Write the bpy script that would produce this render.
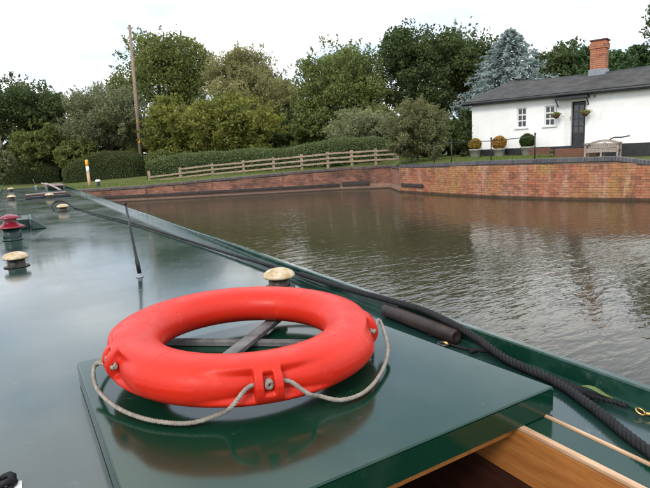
import bpy, math, random
import numpy as np
from mathutils import Vector, Matrix, noise as mnoise
R = math.radians
random.seed(7)
for o in list(bpy.data.objects): bpy.data.objects.remove(o)
sc = bpy.context.scene
COL = sc.collection
# ------------------------------------------------------------------ camera
F, CX, CY, ROLL, CZ = 525.0, 325.0, 244.0, R(3.0), 1.845
VPX, VPY = 9.0, 166.0
def unroll(px, py):
    x = px - CX; y = py - CY; c, s = math.cos(ROLL), math.sin(ROLL)
    return x*c - y*s, x*s + y*c
PITCH = math.atan(-unroll(VPX, VPY)[1] / F)
def ray(px, py, yaw=None):
    x, y = unroll(px, py); yaw = YAW if yaw is None else yaw
    fy = F*math.cos(PITCH) - y*math.sin(PITCH); z = -F*math.sin(PITCH) - y*math.cos(PITCH)
    c, s = math.cos(yaw), math.sin(yaw)
    return Vector((x*c + fy*s, -x*s + fy*c, z))
_r = ray(VPX, VPY, 0.0); YAW = -math.atan2(_r.x, _r.y)
def at(px, py, z):                     # pixel -> point on the level z
    d = ray(px, py); return Vector((0, 0, CZ)) + d*((z - CZ)/d.z)
def dist(px, py, D):                   # pixel -> point at depth D in front of the camera
    return Vector((0, 0, CZ)) + ray(px, py)*(D/F)
cam_d = bpy.data.cameras.new('camera'); cam = bpy.data.objects.new('camera', cam_d); COL.objects.link(cam)
cam_d.sensor_fit = 'HORIZONTAL'; cam_d.sensor_width = 36; cam_d.lens = F/650*36
cam_d.clip_start = 0.02; cam_d.clip_end = 3000
fw = ray(CX, CY); rt = (ray(CX+1, CY) - fw).normalized(); up = (fw - ray(CX, CY+1)).normalized(); fw.normalize()
m = Matrix((rt, up, -fw)).transposed().to_4x4(); m.translation = Vector((0, 0, CZ)); cam.matrix_world = m
sc.camera = cam
# ------------------------------------------------------------------ sky, sun, exposure
SUN_DIR = Vector((-0.62, -0.42, 0.66)).normalized()
w = bpy.data.worlds.new('World'); sc.world = w; w.use_nodes = True
nt = w.node_tree; N = nt.nodes; L = nt.links; N.clear()
out = N.new('ShaderNodeOutputWorld'); bg = N.new('ShaderNodeBackground'); bg.inputs[1].default_value = 0.1
sky = N.new('ShaderNodeTexSky'); sky.sky_type = 'NISHITA'; sky.sun_disc = False
sky.sun_elevation = math.asin(SUN_DIR.z); sky.sun_rotation = math.atan2(SUN_DIR.x, SUN_DIR.y)
tc = N.new('ShaderNodeTexCoord'); sx = N.new('ShaderNodeSeparateXYZ'); L.new(tc.outputs['Generated'], sx.inputs[0])
ab = N.new('ShaderNodeMath'); ab.operation = 'ABSOLUTE'; L.new(sx.outputs[2], ab.inputs[0])
ad = N.new('ShaderNodeMath'); ad.operation = 'ADD'; ad.inputs[1].default_value = 0.12; L.new(ab.outputs[0], ad.inputs[0])
cb = N.new('ShaderNodeCombineXYZ')
for i in (0, 1):
    dv = N.new('ShaderNodeMath'); dv.operation = 'DIVIDE'; L.new(sx.outputs[i], dv.inputs[0]); L.new(ad.outputs[0], dv.inputs[1]); L.new(dv.outputs[0], cb.inputs[i])
nz = N.new('ShaderNodeTexNoise'); nz.inputs['Scale'].default_value = 1.15; nz.inputs['Detail'].default_value = 6; nz.inputs['Roughness'].default_value = 0.5
L.new(cb.outputs[0], nz.inputs['Vector'])
rp = N.new('ShaderNodeValToRGB'); e = rp.color_ramp.elements
e[0].position = 0.36; e[0].color = (0.84, 0.84, 0.84, 1); e[1].position = 0.60; e[1].color = (1, 1, 1, 1)
L.new(nz.outputs['Fac'], rp.inputs[0])
cr2 = N.new('ShaderNodeValToRGB'); e = cr2.color_ramp.elements
e[0].position = 0.40; e[0].color = (7.8, 9.5, 11.8, 1); e[1].position = 0.62; e[1].color = (16.6, 16.4, 16.2, 1)
L.new(nz.outputs['Fac'], cr2.inputs[0])
mx = N.new('ShaderNodeMix'); mx.data_type = 'RGBA'
L.new(rp.outputs[0], mx.inputs[0]); L.new(sky.outputs[0], mx.inputs[6]); L.new(cr2.outputs[0], mx.inputs[7])
L.new(mx.outputs[2], bg.inputs[0]); L.new(bg.outputs[0], out.inputs[0])
sl = bpy.data.lights.new('sun', 'SUN'); sl.energy = 1.5; sl.angle = R(14); sl.color = (1, 0.95, 0.88)
so = bpy.data.objects.new('sun', sl); COL.objects.link(so); so.rotation_euler = SUN_DIR.to_track_quat('Z', 'Y').to_euler()
vs = sc.view_settings; vs.view_transform = 'Standard'; vs.look = 'None'; vs.gamma = 1; vs.use_curve_mapping = False; vs.exposure = 0.42

# ------------------------------------------------------------------ helpers
def tag(o, label=None, cat=None, group=None, kind=None):
    if label: o['label'] = label
    if cat: o['category'] = cat
    if group: o['group'] = group
    if kind: o['kind'] = kind
    return o
def empty(name, loc, label=None, cat=None, group=None):
    o = bpy.data.objects.new(name, None); COL.objects.link(o); o.location = loc; o.empty_display_size = 0.1
    return tag(o, label, cat, group)
def origin(o):
    v = Vector((0, 0, 0))
    while o is not None: v = v + Vector(o.location); o = o.parent
    return v
class MB:
    def __init__(s): s.v = []; s.f = []; s.t = []
    def quad(s, *p):
        n = len(s.v); s.v += [tuple(q) for q in p]; s.f.append(tuple(range(n, n+len(p)))); return s
    def hexa(s, p, tint=None):          # eight corners, bottom ring then top ring
        n = len(s.v); s.v += [tuple(q) for q in p]
        for a in ((3,2,1,0), (4,5,6,7), (0,1,5,4), (1,2,6,5), (2,3,7,6), (3,0,4,7)): s.f.append(tuple(n+i for i in a))
        if tint is not None: s.t += [tint]*8
        return s
    def box(s, x0, x1, y0, y1, z0, z1, tint=None):
        return s.hexa([(x0,y0,z0),(x1,y0,z0),(x1,y1,z0),(x0,y1,z0),(x0,y0,z1),(x1,y0,z1),(x1,y1,z1),(x0,y1,z1)], tint)
    def obox(s, o, u, v, ww, a, b, c, tint=None):   # oriented box: o + u*[a] + v*[b] + w*[c]
        P = lambda i, j, k: Vector(o) + Vector(u)*a[i] + Vector(v)*b[j] + Vector(ww)*c[k]
        return s.hexa([P(0,0,0),P(1,0,0),P(1,1,0),P(0,1,0),P(0,0,1),P(1,0,1),P(1,1,1),P(0,1,1)], tint)
    def tube(s, pts, rad, n=8, cap=True):
        pts = [Vector(p) for p in pts]
        rads = rad if isinstance(rad, (list, tuple)) else [rad]*len(pts)
        base = len(s.v); ref = None
        for i, p in enumerate(pts):
            d = (pts[min(i+1, len(pts)-1)] - pts[max(i-1, 0)])
            d = d.normalized() if d.length > 1e-9 else Vector((0, 0, 1))
            if ref is None: ref = d.orthogonal().normalized()
            ref = (ref - d*ref.dot(d));  ref = ref.normalized() if ref.length > 1e-6 else d.orthogonal().normalized()
            b = d.cross(ref)
            for k in range(n):
                a = 2*math.pi*k/n; s.v.append(tuple(p + (ref*math.cos(a) + b*math.sin(a))*rads[i]))
        for i in range(len(pts)-1):
            for k in range(n):
                k2 = (k+1) % n; s.f.append((base+i*n+k, base+i*n+k2, base+(i+1)*n+k2, base+(i+1)*n+k))
        if cap:
            s.f.append(tuple(base+k for k in reversed(range(n)))); q = base+(len(pts)-1)*n; s.f.append(tuple(q+k for k in range(n)))
        return s
    def lathe(s, c, prof, n=32, axis=None):
        c = Vector(c); base = len(s.v); rot = axis.to_track_quat('Z', 'Y') if axis else None
        for r_, z in prof:
            for k in range(n):
                a = 2*math.pi*k/n; p = Vector((r_*math.cos(a), r_*math.sin(a), z))
                if rot: p = rot @ p
                s.v.append(tuple(c + p))
        for i in range(len(prof)-1):
            for k in range(n):
                k2 = (k+1) % n; s.f.append((base+i*n+k, base+i*n+k2, base+(i+1)*n+k2, base+(i+1)*n+k))
        s.f.append(tuple(base+k for k in reversed(range(n)))); q = base+(len(prof)-1)*n; s.f.append(tuple(q+k for k in range(n)))
        return s
    def rope(s, pts, rad, pitch=0.06, n=6, step=None):      # three twisted strands
        pts = smooth(pts, 0.012 if step is None else step); acc = 0; strands = [[], [], []]; ref = None; prev = None
        for i, p in enumerate(pts):
            d = (pts[min(i+1, len(pts)-1)] - pts[max(i-1, 0)]).normalized()
            if ref is None: ref = d.orthogonal().normalized()
            ref = (ref - d*ref.dot(d)).normalized(); b = d.cross(ref)
            if prev is not None: acc += (p-prev).length
            prev = p
            for k in range(3):
                a = 2*math.pi*(acc/pitch + k/3); strands[k].append(p + (ref*math.cos(a)+b*math.sin(a))*rad*0.52)
        for st in strands: s.tube(st, rad*0.56, n)
        return s
    def build(s, name, mat, parent=None, smooth_sh=False, bevel=0, loc=None):
        og = origin(parent) if parent is not None else (Vector(loc) if loc is not None else Vector((0, 0, 0)))
        me = bpy.data.meshes.new(name)
        vv = [(a-og.x, b-og.y, c-og.z) for a, b, c in s.v]
        me.from_pydata(vv, [], s.f); me.materials.append(mat)
        if s.t and len(s.t) == len(s.v):
            at_ = me.attributes.new('tint', 'FLOAT', 'POINT'); at_.data.foreach_set('value', s.t)
        if smooth_sh: me.polygons.foreach_set('use_smooth', [True]*len(me.polygons))
        me.update()
        o = bpy.data.objects.new(name, me); COL.objects.link(o)
        if parent is not None: o.parent = parent
        elif loc is not None: o.location = loc
        if bevel:
            b = o.modifiers.new('bevel', 'BEVEL'); b.width = bevel; b.segments = 2; b.limit_method = 'ANGLE'; b.angle_limit = R(40)
        return o
def smooth(pts, step):
    P = [Vector(p) for p in pts]; P = [P[0]*2-P[1]] + P + [P[-1]*2-P[-2]]; o = []
    for i in range(1, len(P)-2):
        n = max(2, int((P[i+1]-P[i]).length/step))
        for k in range(n):
            t = k/n; a, b, c, d = P[i-1], P[i], P[i+1], P[i+2]
            o.append(0.5*((2*b)+(c-a)*t+(2*a-5*b+4*c-d)*t*t+(3*b-a-3*c+d)*t**3))
    o.append(P[-2]); return o
def copy_tree(o, parent=None, loc=None):
    c = o.copy(); COL.objects.link(c); c.parent = parent
    if loc is not None: c.location = loc
    for ch in [x for x in bpy.data.objects if x.parent == o]: copy_tree(ch, c)
    return c

# ------------------------------------------------------------------ materials
MATS = {}
def mat(name, col=(0.5, 0.5, 0.5), rough=0.6, spec=0.5, metal=0.0, var=0.0, vscale=4.0, bump=0.0, bscale=20.0, col2=None, coat=0.0, rvar=0.0, rscale=5.0, tint=None, trans=None, stretch=None):
    m = bpy.data.materials.new(name); m.use_nodes = True; t = m.node_tree; n = t.nodes; l = t.links
    b = n['Principled BSDF']; b.inputs['Base Color'].default_value = (*col, 1); b.inputs['Roughness'].default_value = rough
    b.inputs['Specular IOR Level'].default_value = spec; b.inputs['Metallic'].default_value = metal; b.inputs['Coat Weight'].default_value = coat
    b.inputs['Coat Roughness'].default_value = 0.06
    g = n.new('ShaderNodeNewGeometry'); vec = g.outputs['Position']
    if stretch:
        mp = n.new('ShaderNodeMapping'); mp.inputs['Scale'].default_value = stretch; l.new(vec, mp.inputs[0]); vec = mp.outputs[0]
    cur = None
    def noise(sc_, det=5):
        q = n.new('ShaderNodeTexNoise'); q.inputs['Scale'].default_value = sc_; q.inputs['Detail'].default_value = det; q.inputs['Roughness'].default_value = 0.6; l.new(vec, q.inputs['Vector']); return q.outputs['Fac']
    if tint:                                    # ramp of colours by the per-piece random value
        a = n.new('ShaderNodeAttribute'); a.attribute_name = 'tint'; r_ = n.new('ShaderNodeValToRGB'); el = r_.color_ramp.elements
        while len(el) < len(tint): el.new(0.5)
        for i, c in enumerate(tint): el[i].position = i/(len(tint)-1); el[i].color = (*c, 1)
        l.new(a.outputs['Fac'], r_.inputs[0]); cur = r_.outputs[0]
    if col2:
        mxr = n.new('ShaderNodeMix'); mxr.data_type = 'RGBA'; mr = n.new('ShaderNodeMapRange'); mr.inputs[1].default_value = 0.5-0.5*(1-var); mr.inputs[2].default_value = 0.5+0.5*(1-var)
        mr.inputs[1].default_value = 0.38; mr.inputs[2].default_value = 0.64; mr.inputs[4].default_value = max(var, 0.01)
        l.new(noise(vscale), mr.inputs[0]); l.new(mr.outputs[0], mxr.inputs[0])
        if cur is not None: l.new(cur, mxr.inputs[6])
        else: mxr.inputs[6].default_value = (*col, 1)
        mxr.inputs[7].default_value = (*col2, 1); cur = mxr.outputs[2]
    if cur is not None: l.new(cur, b.inputs['Base Color'])
    if bump:
        bp = n.new('ShaderNodeBump'); bp.inputs['Strength'].default_value = 1; bp.inputs['Distance'].default_value = bump; l.new(noise(bscale), bp.inputs['Height']); l.new(bp.outputs[0], b.inputs['Normal'])
    if rvar:
        mr = n.new('ShaderNodeMapRange'); mr.inputs[1].default_value = 0.35; mr.inputs[2].default_value = 0.65; mr.inputs[3].default_value = max(0.01, rough-rvar); mr.inputs[4].default_value = rough+rvar
        l.new(noise(rscale), mr.inputs[0]); l.new(mr.outputs[0], b.inputs['Roughness'])
    if trans:
        o_ = n['Material Output']; tr = n.new('ShaderNodeBsdfTranslucent'); ms = n.new('ShaderNodeMixShader'); ms.inputs[0].default_value = trans
        if cur is not None: l.new(cur, tr.inputs[0])
        else: tr.inputs[0].default_value = (*col, 1)
        l.new(b.outputs[0], ms.inputs[1]); l.new(tr.outputs[0], ms.inputs[2]); l.new(ms.outputs[0], o_.inputs[0])
    MATS[name] = m; return m
M = MATS
def weather(name, layers):                      # dust, water spots and scuffs on top of a finish
    m = MATS[name]; t = m.node_tree; n = t.nodes; l = t.links; b = n['Principled BSDF']; g = n.new('ShaderNodeNewGeometry')
    bc = b.inputs['Base Color']; ro = b.inputs['Roughness']
    for c, lo, hi, amt, scale, rough in layers:
        mp = n.new('ShaderNodeMapping'); mp.inputs['Scale'].default_value = scale; mp.inputs['Location'].default_value = (lo*9, hi*5, 0); l.new(g.outputs['Position'], mp.inputs[0])
        q = n.new('ShaderNodeTexNoise'); q.inputs['Scale'].default_value = 1; q.inputs['Detail'].default_value = 8; q.inputs['Roughness'].default_value = 0.7; l.new(mp.outputs[0], q.inputs['Vector'])
        mr = n.new('ShaderNodeMapRange'); mr.inputs[1].default_value = lo; mr.inputs[2].default_value = hi; mr.inputs[4].default_value = amt; l.new(q.outputs['Fac'], mr.inputs[0])
        x = n.new('ShaderNodeMix'); x.data_type = 'RGBA'; l.new(mr.outputs[0], x.inputs[0]); x.inputs[7].default_value = (*c, 1)
        if bc.links: l.new(bc.links[0].from_socket, x.inputs[6])
        else: x.inputs[6].default_value = bc.default_value
        l.new(x.outputs[2], bc)
        y = n.new('ShaderNodeMix'); l.new(mr.outputs[0], y.inputs[0]); y.inputs[3].default_value = rough
        if ro.links: l.new(ro.links[0].from_socket, y.inputs[2])
        else: y.inputs[2].default_value = ro.default_value
        l.new(y.outputs[0], ro)
mat('roof_paint', (0.006, 0.026, 0.022), 0.16, 0.55, coat=0.22, col2=(0.020, 0.048, 0.040), var=0.7, vscale=2.2, rvar=0.05, rscale=1.7, bump=0.0012, bscale=1.6)
mat('hatch_paint', (0.002, 0.027, 0.014), 0.125, 0.5, col2=(0.005, 0.032, 0.018), var=0.5, vscale=6, bump=0.0005, bscale=3.0)
mat('rail_paint', (0.004, 0.028, 0.017), 0.14, 0.5, col2=(0.02, 0.06, 0.045), var=0.7, vscale=14, rvar=0.08, rscale=20)
mat('hull_black', (0.012, 0.012, 0.013), 0.4, bump=0.002, bscale=8)
mat('buoy', (0.56, 0.020, 0.006), 0.42, 0.28, col2=(0.46, 0.015, 0.005), var=0.6, vscale=9, rvar=0.06, rscale=25, bump=0.0006, bscale=40)
mat('grey_rope', (0.30, 0.265, 0.22), 0.85, 0.2, col2=(0.19, 0.16, 0.13), var=0.8, vscale=60, bump=0.001, bscale=400)
mat('black_rope', (0.007, 0.007, 0.008), 0.65, 0.25, col2=(0.016, 0.015, 0.016), var=0.8, vscale=30, bump=0.001, bscale=300)
mat('grey_wood', (0.17, 0.165, 0.155), 0.7, 0.3, col2=(0.06, 0.06, 0.06), var=0.9, vscale=14, bump=0.001, bscale=50, stretch=(1, 1, 1))
mat('varnished_wood', (0.42, 0.17, 0.045), 0.35, 0.4, col2=(0.28, 0.095, 0.024), var=0.9, vscale=9, bump=0.0004, bscale=40, stretch=(6, 0.6, 6))
mat('pale_wood', (0.55, 0.36, 0.22), 0.4, 0.4, col2=(0.38, 0.22, 0.12), var=0.9, vscale=12, stretch=(5, 0.7, 5))
mat('dark_wood', (0.055, 0.02, 0.012), 0.4, 0.4, col2=(0.03, 0.011, 0.008), var=0.9, vscale=10, stretch=(6, 0.6, 6))
mat('brass_cap', (0.40, 0.27, 0.12), 0.5, 0.4, metal=0.1, col2=(0.58, 0.50, 0.37), var=1, vscale=28, bump=0.001, bscale=60)
mat('vent_body', (0.012, 0.013, 0.012), 0.45, 0.3, col2=(0.09, 0.06, 0.03), var=0.6, vscale=30)
mat('crimson', (0.20, 0.008, 0.022), 0.3, 0.4, col2=(0.15, 0.006, 0.016), var=0.5, vscale=20)
mat('dark_green', (0.005, 0.022, 0.015), 0.38, 0.4, col2=(0.010, 0.032, 0.022), var=0.6, vscale=12)
mat('black_plastic', (0.012, 0.012, 0.013), 0.35)
mat('chrome', (0.7, 0.7, 0.7), 0.15, metal=1)
mat('brass', (0.75, 0.5, 0.18), 0.3, metal=1, col2=(0.4, 0.22, 0.07), var=0.8, vscale=80)
mat('rubber_tube', (0.020, 0.014, 0.013), 0.5, 0.3, col2=(0.055, 0.032, 0.026), var=0.8, vscale=16, bump=0.001, bscale=60)
mat('leaf_green', (0.16, 0.20, 0.05), 0.5, trans=0.3)
mat('brown_board', (0.15, 0.085, 0.065), 0.5, col2=(0.08, 0.045, 0.035), var=0.9, vscale=8)
mat('white_paint', (0.78, 0.77, 0.74), 0.5, col2=(0.62, 0.6, 0.56), var=0.5, vscale=10)
mat('orange_paint', (0.80, 0.36, 0.03), 0.5)
mat('whitewash', (0.86, 0.85, 0.83), 0.8, 0.2, col2=(0.79, 0.77, 0.73), var=0.8, vscale=1.6, bump=0.006, bscale=9)
mat('black_paint', (0.014, 0.014, 0.016), 0.45, col2=(0.03, 0.03, 0.03), var=0.7, vscale=5)
mat('slate', (0.034, 0.034, 0.034), 0.8, 0.25, col2=(0.072, 0.066, 0.058), var=0.9, vscale=2.4, bump=0.01, bscale=6)
mat('slate_piece', tint=[(0.026, 0.026, 0.027), (0.045, 0.043, 0.042), (0.062, 0.058, 0.054)], rough=0.75, spec=0.25, col2=(0.10, 0.095, 0.075), var=0.6, vscale=1.7, bump=0.003, bscale=14)
mat('lead', (0.24, 0.26, 0.29), 0.5, col2=(0.16, 0.17, 0.19), var=0.7, vscale=8)
mat('glass', (0.02, 0.022, 0.024), 0.06, 0.7)
mat('terracotta', (0.40, 0.15, 0.08), 0.8)
mat('stone_pot', (0.33, 0.31, 0.285), 0.85, col2=(0.22, 0.205, 0.185), var=0.8, vscale=14, bump=0.003, bscale=40)
mat('bench_wood', (0.34, 0.28, 0.235), 0.8, col2=(0.22, 0.18, 0.15), var=0.8, vscale=12)
mat('fence_wood', (0.34, 0.25, 0.16), 0.85, col2=(0.20, 0.155, 0.11), var=0.9, vscale=5, bump=0.003, bscale=30)
mat('pole_wood', (0.27, 0.19, 0.13), 0.85, col2=(0.17, 0.12, 0.09), var=0.9, vscale=4, stretch=(4, 4, 0.5), bump=0.004, bscale=20)
mat('bark', (0.10, 0.075, 0.055), 0.9, col2=(0.055, 0.045, 0.035), var=0.9, vscale=6, bump=0.02, bscale=8)
mat('hedge_core', (0.018, 0.026, 0.010), 0.95, 0.1)
mat('basket', (0.10, 0.05, 0.035), 0.9)
mat('coping_stone', (0.115, 0.085, 0.075), 0.85, col2=(0.055, 0.045, 0.045), var=0.9, vscale=3.5, bump=0.006, bscale=16)
mat('blue_brick', tint=[(0.035, 0.037, 0.047), (0.085, 0.075, 0.085), (0.055, 0.055, 0.068)], rough=0.65, col2=(0.12, 0.11, 0.105), var=0.6, vscale=5, bump=0.003, bscale=40)
mat('mortar', (0.17, 0.12, 0.085), 0.95, col2=(0.085, 0.06, 0.045), var=0.9, vscale=2.5, bump=0.004, bscale=60)
mat('waling', (0.022, 0.018, 0.016), 0.7, col2=(0.05, 0.04, 0.03), var=0.8, vscale=5)
weather('roof_paint', [((0.16, 0.17, 0.15), 0.60, 0.74, 0.5, (26, 26, 26), 0.6), ((0.10, 0.12, 0.11), 0.54, 0.75, 0.35, (1.5, 0.7, 1), 0.42), ((0.02, 0.02, 0.018), 0.66, 0.70, 0.8, (45, 45, 45), 0.5), ((0.20, 0.19, 0.16), 0.665, 0.70, 0.55, (40, 1.6, 1), 0.5)])
weather('hatch_paint', [((0.12, 0.14, 0.12), 0.62, 0.78, 0.4, (34, 34, 34), 0.5), ((0.05, 0.07, 0.06), 0.56, 0.76, 0.3, (3, 2, 2), 0.28), ((0.10, 0.11, 0.09), 0.69, 0.72, 0.3, (1.8, 46, 30), 0.3)])
weather('rail_paint', [((0.12, 0.13, 0.11), 0.58, 0.72, 0.5, (30, 18, 30), 0.5), ((0.11, 0.045, 0.02), 0.68, 0.72, 0.8, (16, 16, 16), 0.8)])
weather('buoy', [((0.70, 0.10, 0.06), 0.58, 0.74, 0.45, (14, 14, 14), 0.6), ((0.22, 0.02, 0.012), 0.64, 0.72, 0.55, (38, 38, 38), 0.6), ((0.60, 0.16, 0.11), 0.66, 0.70, 0.5, (60, 7, 40), 0.6), ((0.30, 0.014, 0.008), 0.56, 0.76, 0.4, (5, 5, 5), 0.5)])
weather('whitewash', [((0.50, 0.47, 0.42), 0.58, 0.80, 0.5, (3.0, 3.0, 0.6), 0.85)])
weather('brass_cap', [((0.16, 0.10, 0.05), 0.56, 0.68, 0.8, (45, 45, 45), 0.7)])
def brick_mat(name, tint, stains, dark_z, pale_z=None):
    m = mat(name, tint=tint, rough=0.9, spec=0.2, bump=0.004, bscale=45)
    t = m.node_tree; n = t.nodes; l = t.links; b = n['Principled BSDF']; src = b.inputs['Base Color'].links[0].from_socket
    g = n.new('ShaderNodeNewGeometry')
    for i, (c, lo, hi, amt, stretch) in enumerate(stains):
        mp = n.new('ShaderNodeMapping'); mp.inputs['Scale'].default_value = stretch; mp.inputs['Location'].default_value = (i*7.3, i*3.1, i*1.7); l.new(g.outputs['Position'], mp.inputs[0])
        q = n.new('ShaderNodeTexNoise'); q.inputs['Scale'].default_value = 1; q.inputs['Detail'].default_value = 6; q.inputs['Roughness'].default_value = 0.62; l.new(mp.outputs[0], q.inputs['Vector'])
        mr = n.new('ShaderNodeMapRange'); mr.inputs[1].default_value = lo; mr.inputs[2].default_value = hi; mr.inputs[4].default_value = amt; l.new(q.outputs['Fac'], mr.inputs[0])
        x = n.new('ShaderNodeMix'); x.data_type = 'RGBA'; l.new(mr.outputs[0], x.inputs[0]); l.new(src, x.inputs[6]); x.inputs[7].default_value = (*c, 1); src = x.outputs[2]
    sp = n.new('ShaderNodeSeparateXYZ'); l.new(g.outputs['Position'], sp.inputs[0])
    bands = [((0.03, 0.027, 0.02), dark_z, dark_z*0.5, 0.85)]
    if pale_z: bands.insert(0, ((0.36, 0.25, 0.19), pale_z+0.02, pale_z-0.02, 0.6))
    for c, a, d, amt in bands:                    # tide lines left by the water
        mr = n.new('ShaderNodeMapRange'); mr.inputs[1].default_value = a; mr.inputs[2].default_value = d; mr.inputs[4].default_value = amt; l.new(sp.outputs[2], mr.inputs[0])
        x = n.new('ShaderNodeMix'); x.data_type = 'RGBA'; l.new(mr.outputs[0], x.inputs[0]); l.new(src, x.inputs[6]); x.inputs[7].default_value = (*c, 1); src = x.outputs[2]
    l.new(src, b.inputs['Base Color']); return m
brick_mat('brick_ochre', [(0.34, 0.115, 0.065), (0.42, 0.165, 0.09), (0.37, 0.16, 0.09), (0.22, 0.095, 0.062), (0.40, 0.13, 0.08)],
          [((0.38, 0.22, 0.075), 0.46, 0.66, 0.75, (1.3, 1.3, 0.8)), ((0.48, 0.29, 0.21), 0.50, 0.66, 0.8, (2.2, 2.2, 0.5)), ((0.14, 0.085, 0.05), 0.50, 0.62, 0.5, (9, 9, 12)), ((0.10, 0.065, 0.045), 0.53, 0.68, 0.6, (3.2, 3.2, 2.2)), ((0.46, 0.34, 0.18), 0.58, 0.70, 0.7, (5, 5, 1.0))], 0.10)
brick_mat('brick_red', [(0.24, 0.105, 0.068), (0.32, 0.15, 0.10), (0.24, 0.12, 0.085), (0.16, 0.08, 0.058)],
          [((0.33, 0.17, 0.12), 0.52, 0.66, 0.7, (0.7, 0.7, 0.4)), ((0.07, 0.045, 0.035), 0.50, 0.66, 0.85, (0.8, 0.8, 1.0)), ((0.03, 0.03, 0.02), 0.58, 0.68, 0.7, (2.5, 2.5, 0.5))], 0.06, 0.24)
brick_mat('brick_step', [(0.17, 0.075, 0.05), (0.22, 0.10, 0.065)], [((0.10, 0.07, 0.05), 0.45, 0.6, 0.6, (5, 5, 5))], 0.001)
brick_mat('brick_chimney', [(0.36, 0.125, 0.07), (0.45, 0.18, 0.10), (0.40, 0.19, 0.115), (0.25, 0.10, 0.065)],
          [((0.14, 0.09, 0.07), 0.58, 0.75, 0.4, (2, 2, 2))], 0.001)
FOL = {
 'dark': [(0.020, 0.031, 0.011), (0.034, 0.049, 0.017), (0.055, 0.072, 0.025)],
 'oak': [(0.036, 0.047, 0.014), (0.062, 0.076, 0.022), (0.104, 0.110, 0.034)],
 'green': [(0.036, 0.050, 0.015), (0.068, 0.086, 0.026), (0.112, 0.124, 0.042)],
 'olive': [(0.055, 0.066, 0.016), (0.100, 0.112, 0.026), (0.175, 0.160, 0.034)],
 'willow': [(0.060, 0.070, 0.034), (0.100, 0.112, 0.055), (0.160, 0.168, 0.085)],
 'pale': [(0.075, 0.080, 0.030), (0.125, 0.125, 0.050), (0.200, 0.185, 0.080)],
 'shrub': [(0.052, 0.058, 0.024), (0.090, 0.096, 0.040), (0.140, 0.142, 0.068)],
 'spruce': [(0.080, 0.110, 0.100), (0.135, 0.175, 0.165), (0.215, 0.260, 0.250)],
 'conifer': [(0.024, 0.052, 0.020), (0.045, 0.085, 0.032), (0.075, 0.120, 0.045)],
 'hedge': [(0.056, 0.072, 0.024), (0.088, 0.108, 0.035), (0.130, 0.146, 0.050)],
 'hedge_light': [(0.085, 0.118, 0.042), (0.128, 0.165, 0.058), (0.175, 0.205, 0.080)],
 'gold': [(0.22, 0.15, 0.025), (0.36, 0.24, 0.035), (0.50, 0.34, 0.06)],
 'orange': [(0.30, 0.15, 0.025), (0.46, 0.25, 0.05), (0.55, 0.34, 0.10)],
 'box': [(0.030, 0.060, 0.010), (0.055, 0.100, 0.018), (0.085, 0.130, 0.030)],
 'grass': [(0.080, 0.120, 0.022), (0.125, 0.170, 0.035), (0.180, 0.210, 0.055)],
 'plume': [(0.45, 0.36, 0.32), (0.6, 0.5, 0.45)],
}
for k, v in FOL.items():
    if k in ('dark', 'oak', 'green', 'olive', 'willow', 'pale', 'shrub', 'conifer', 'spruce'): v = [tuple(c*1.75*((1.04, 1.0, 1.0) if k in ('spruce', 'conifer', 'pale', 'shrub', 'willow') else (1.12, 1.07, 1.0))[i_]*{'dark': 1.25, 'oak': 1.3, 'willow': 1.2, 'green': 1.22, 'pale': 1.2, 'shrub': 1.2, 'olive': 1.05, 'conifer': 1.1, 'spruce': 1.1}[k] for i_, c in enumerate(q)) for q in v]
    mat('fol_'+k, tint=v, rough=0.65, spec=0.25, trans=0.4)
# water
m = mat('water', (0.042, 0.037, 0.021), 0.025, 0.5); b = m.node_tree.nodes['Principled BSDF']; b.inputs['IOR'].default_value = 1.333
n = m.node_tree.nodes; l = m.node_tree.links; g = n.new('ShaderNodeNewGeometry'); prevh = None
for sc_, stx, rot, amp in ((4.2, (0.6, 1.5, 1), 0.45, 0.0140), (10.0, (0.6, 1.6, 1), 0.2, 0.0055), (0.5, (1, 1, 1), 0, 0.02)):
    mp = n.new('ShaderNodeMapping'); mp.inputs['Scale'].default_value = stx; mp.inputs['Rotation'].default_value = (0, 0, rot); l.new(g.outputs['Position'], mp.inputs[0])
    q = n.new('ShaderNodeTexNoise'); q.inputs['Scale'].default_value = sc_; q.inputs['Detail'].default_value = 2.5; q.inputs['Distortion'].default_value = 0.4; l.new(mp.outputs[0], q.inputs['Vector'])
    mu = n.new('ShaderNodeMath'); mu.operation = 'MULTIPLY'; mu.inputs[1].default_value = amp; l.new(q.outputs['Fac'], mu.inputs[0])
    if prevh is None: prevh = mu.outputs[0]
    else:
        s_ = n.new('ShaderNodeMath'); s_.operation = 'ADD'; l.new(prevh, s_.inputs[0]); l.new(mu.outputs[0], s_.inputs[1]); prevh = s_.outputs[0]
# wind patches: calmer and rougher water
q = n.new('ShaderNodeTexNoise'); q.inputs['Scale'].default_value = 0.16; q.inputs['Detail'].default_value = 2; l.new(g.outputs['Position'], q.inputs['Vector'])
mr = n.new('ShaderNodeMapRange'); mr.inputs[1].default_value = 0.35; mr.inputs[2].default_value = 0.62; mr.inputs[3].default_value = 0.45; mr.inputs[4].default_value = 1.0; l.new(q.outputs['Fac'], mr.inputs[0])
bp = n.new('ShaderNodeBump'); bp.inputs['Distance'].default_value = 1.0; l.new(mr.outputs[0], bp.inputs['Strength']); l.new(prevh, bp.inputs['Height']); l.new(bp.outputs[0], b.inputs['Normal'])
mat('ground', (0.085, 0.118, 0.026), 0.95, 0.1, col2=(0.085, 0.075, 0.030), var=0.9, vscale=1.2, bump=0.03, bscale=9)

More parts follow.
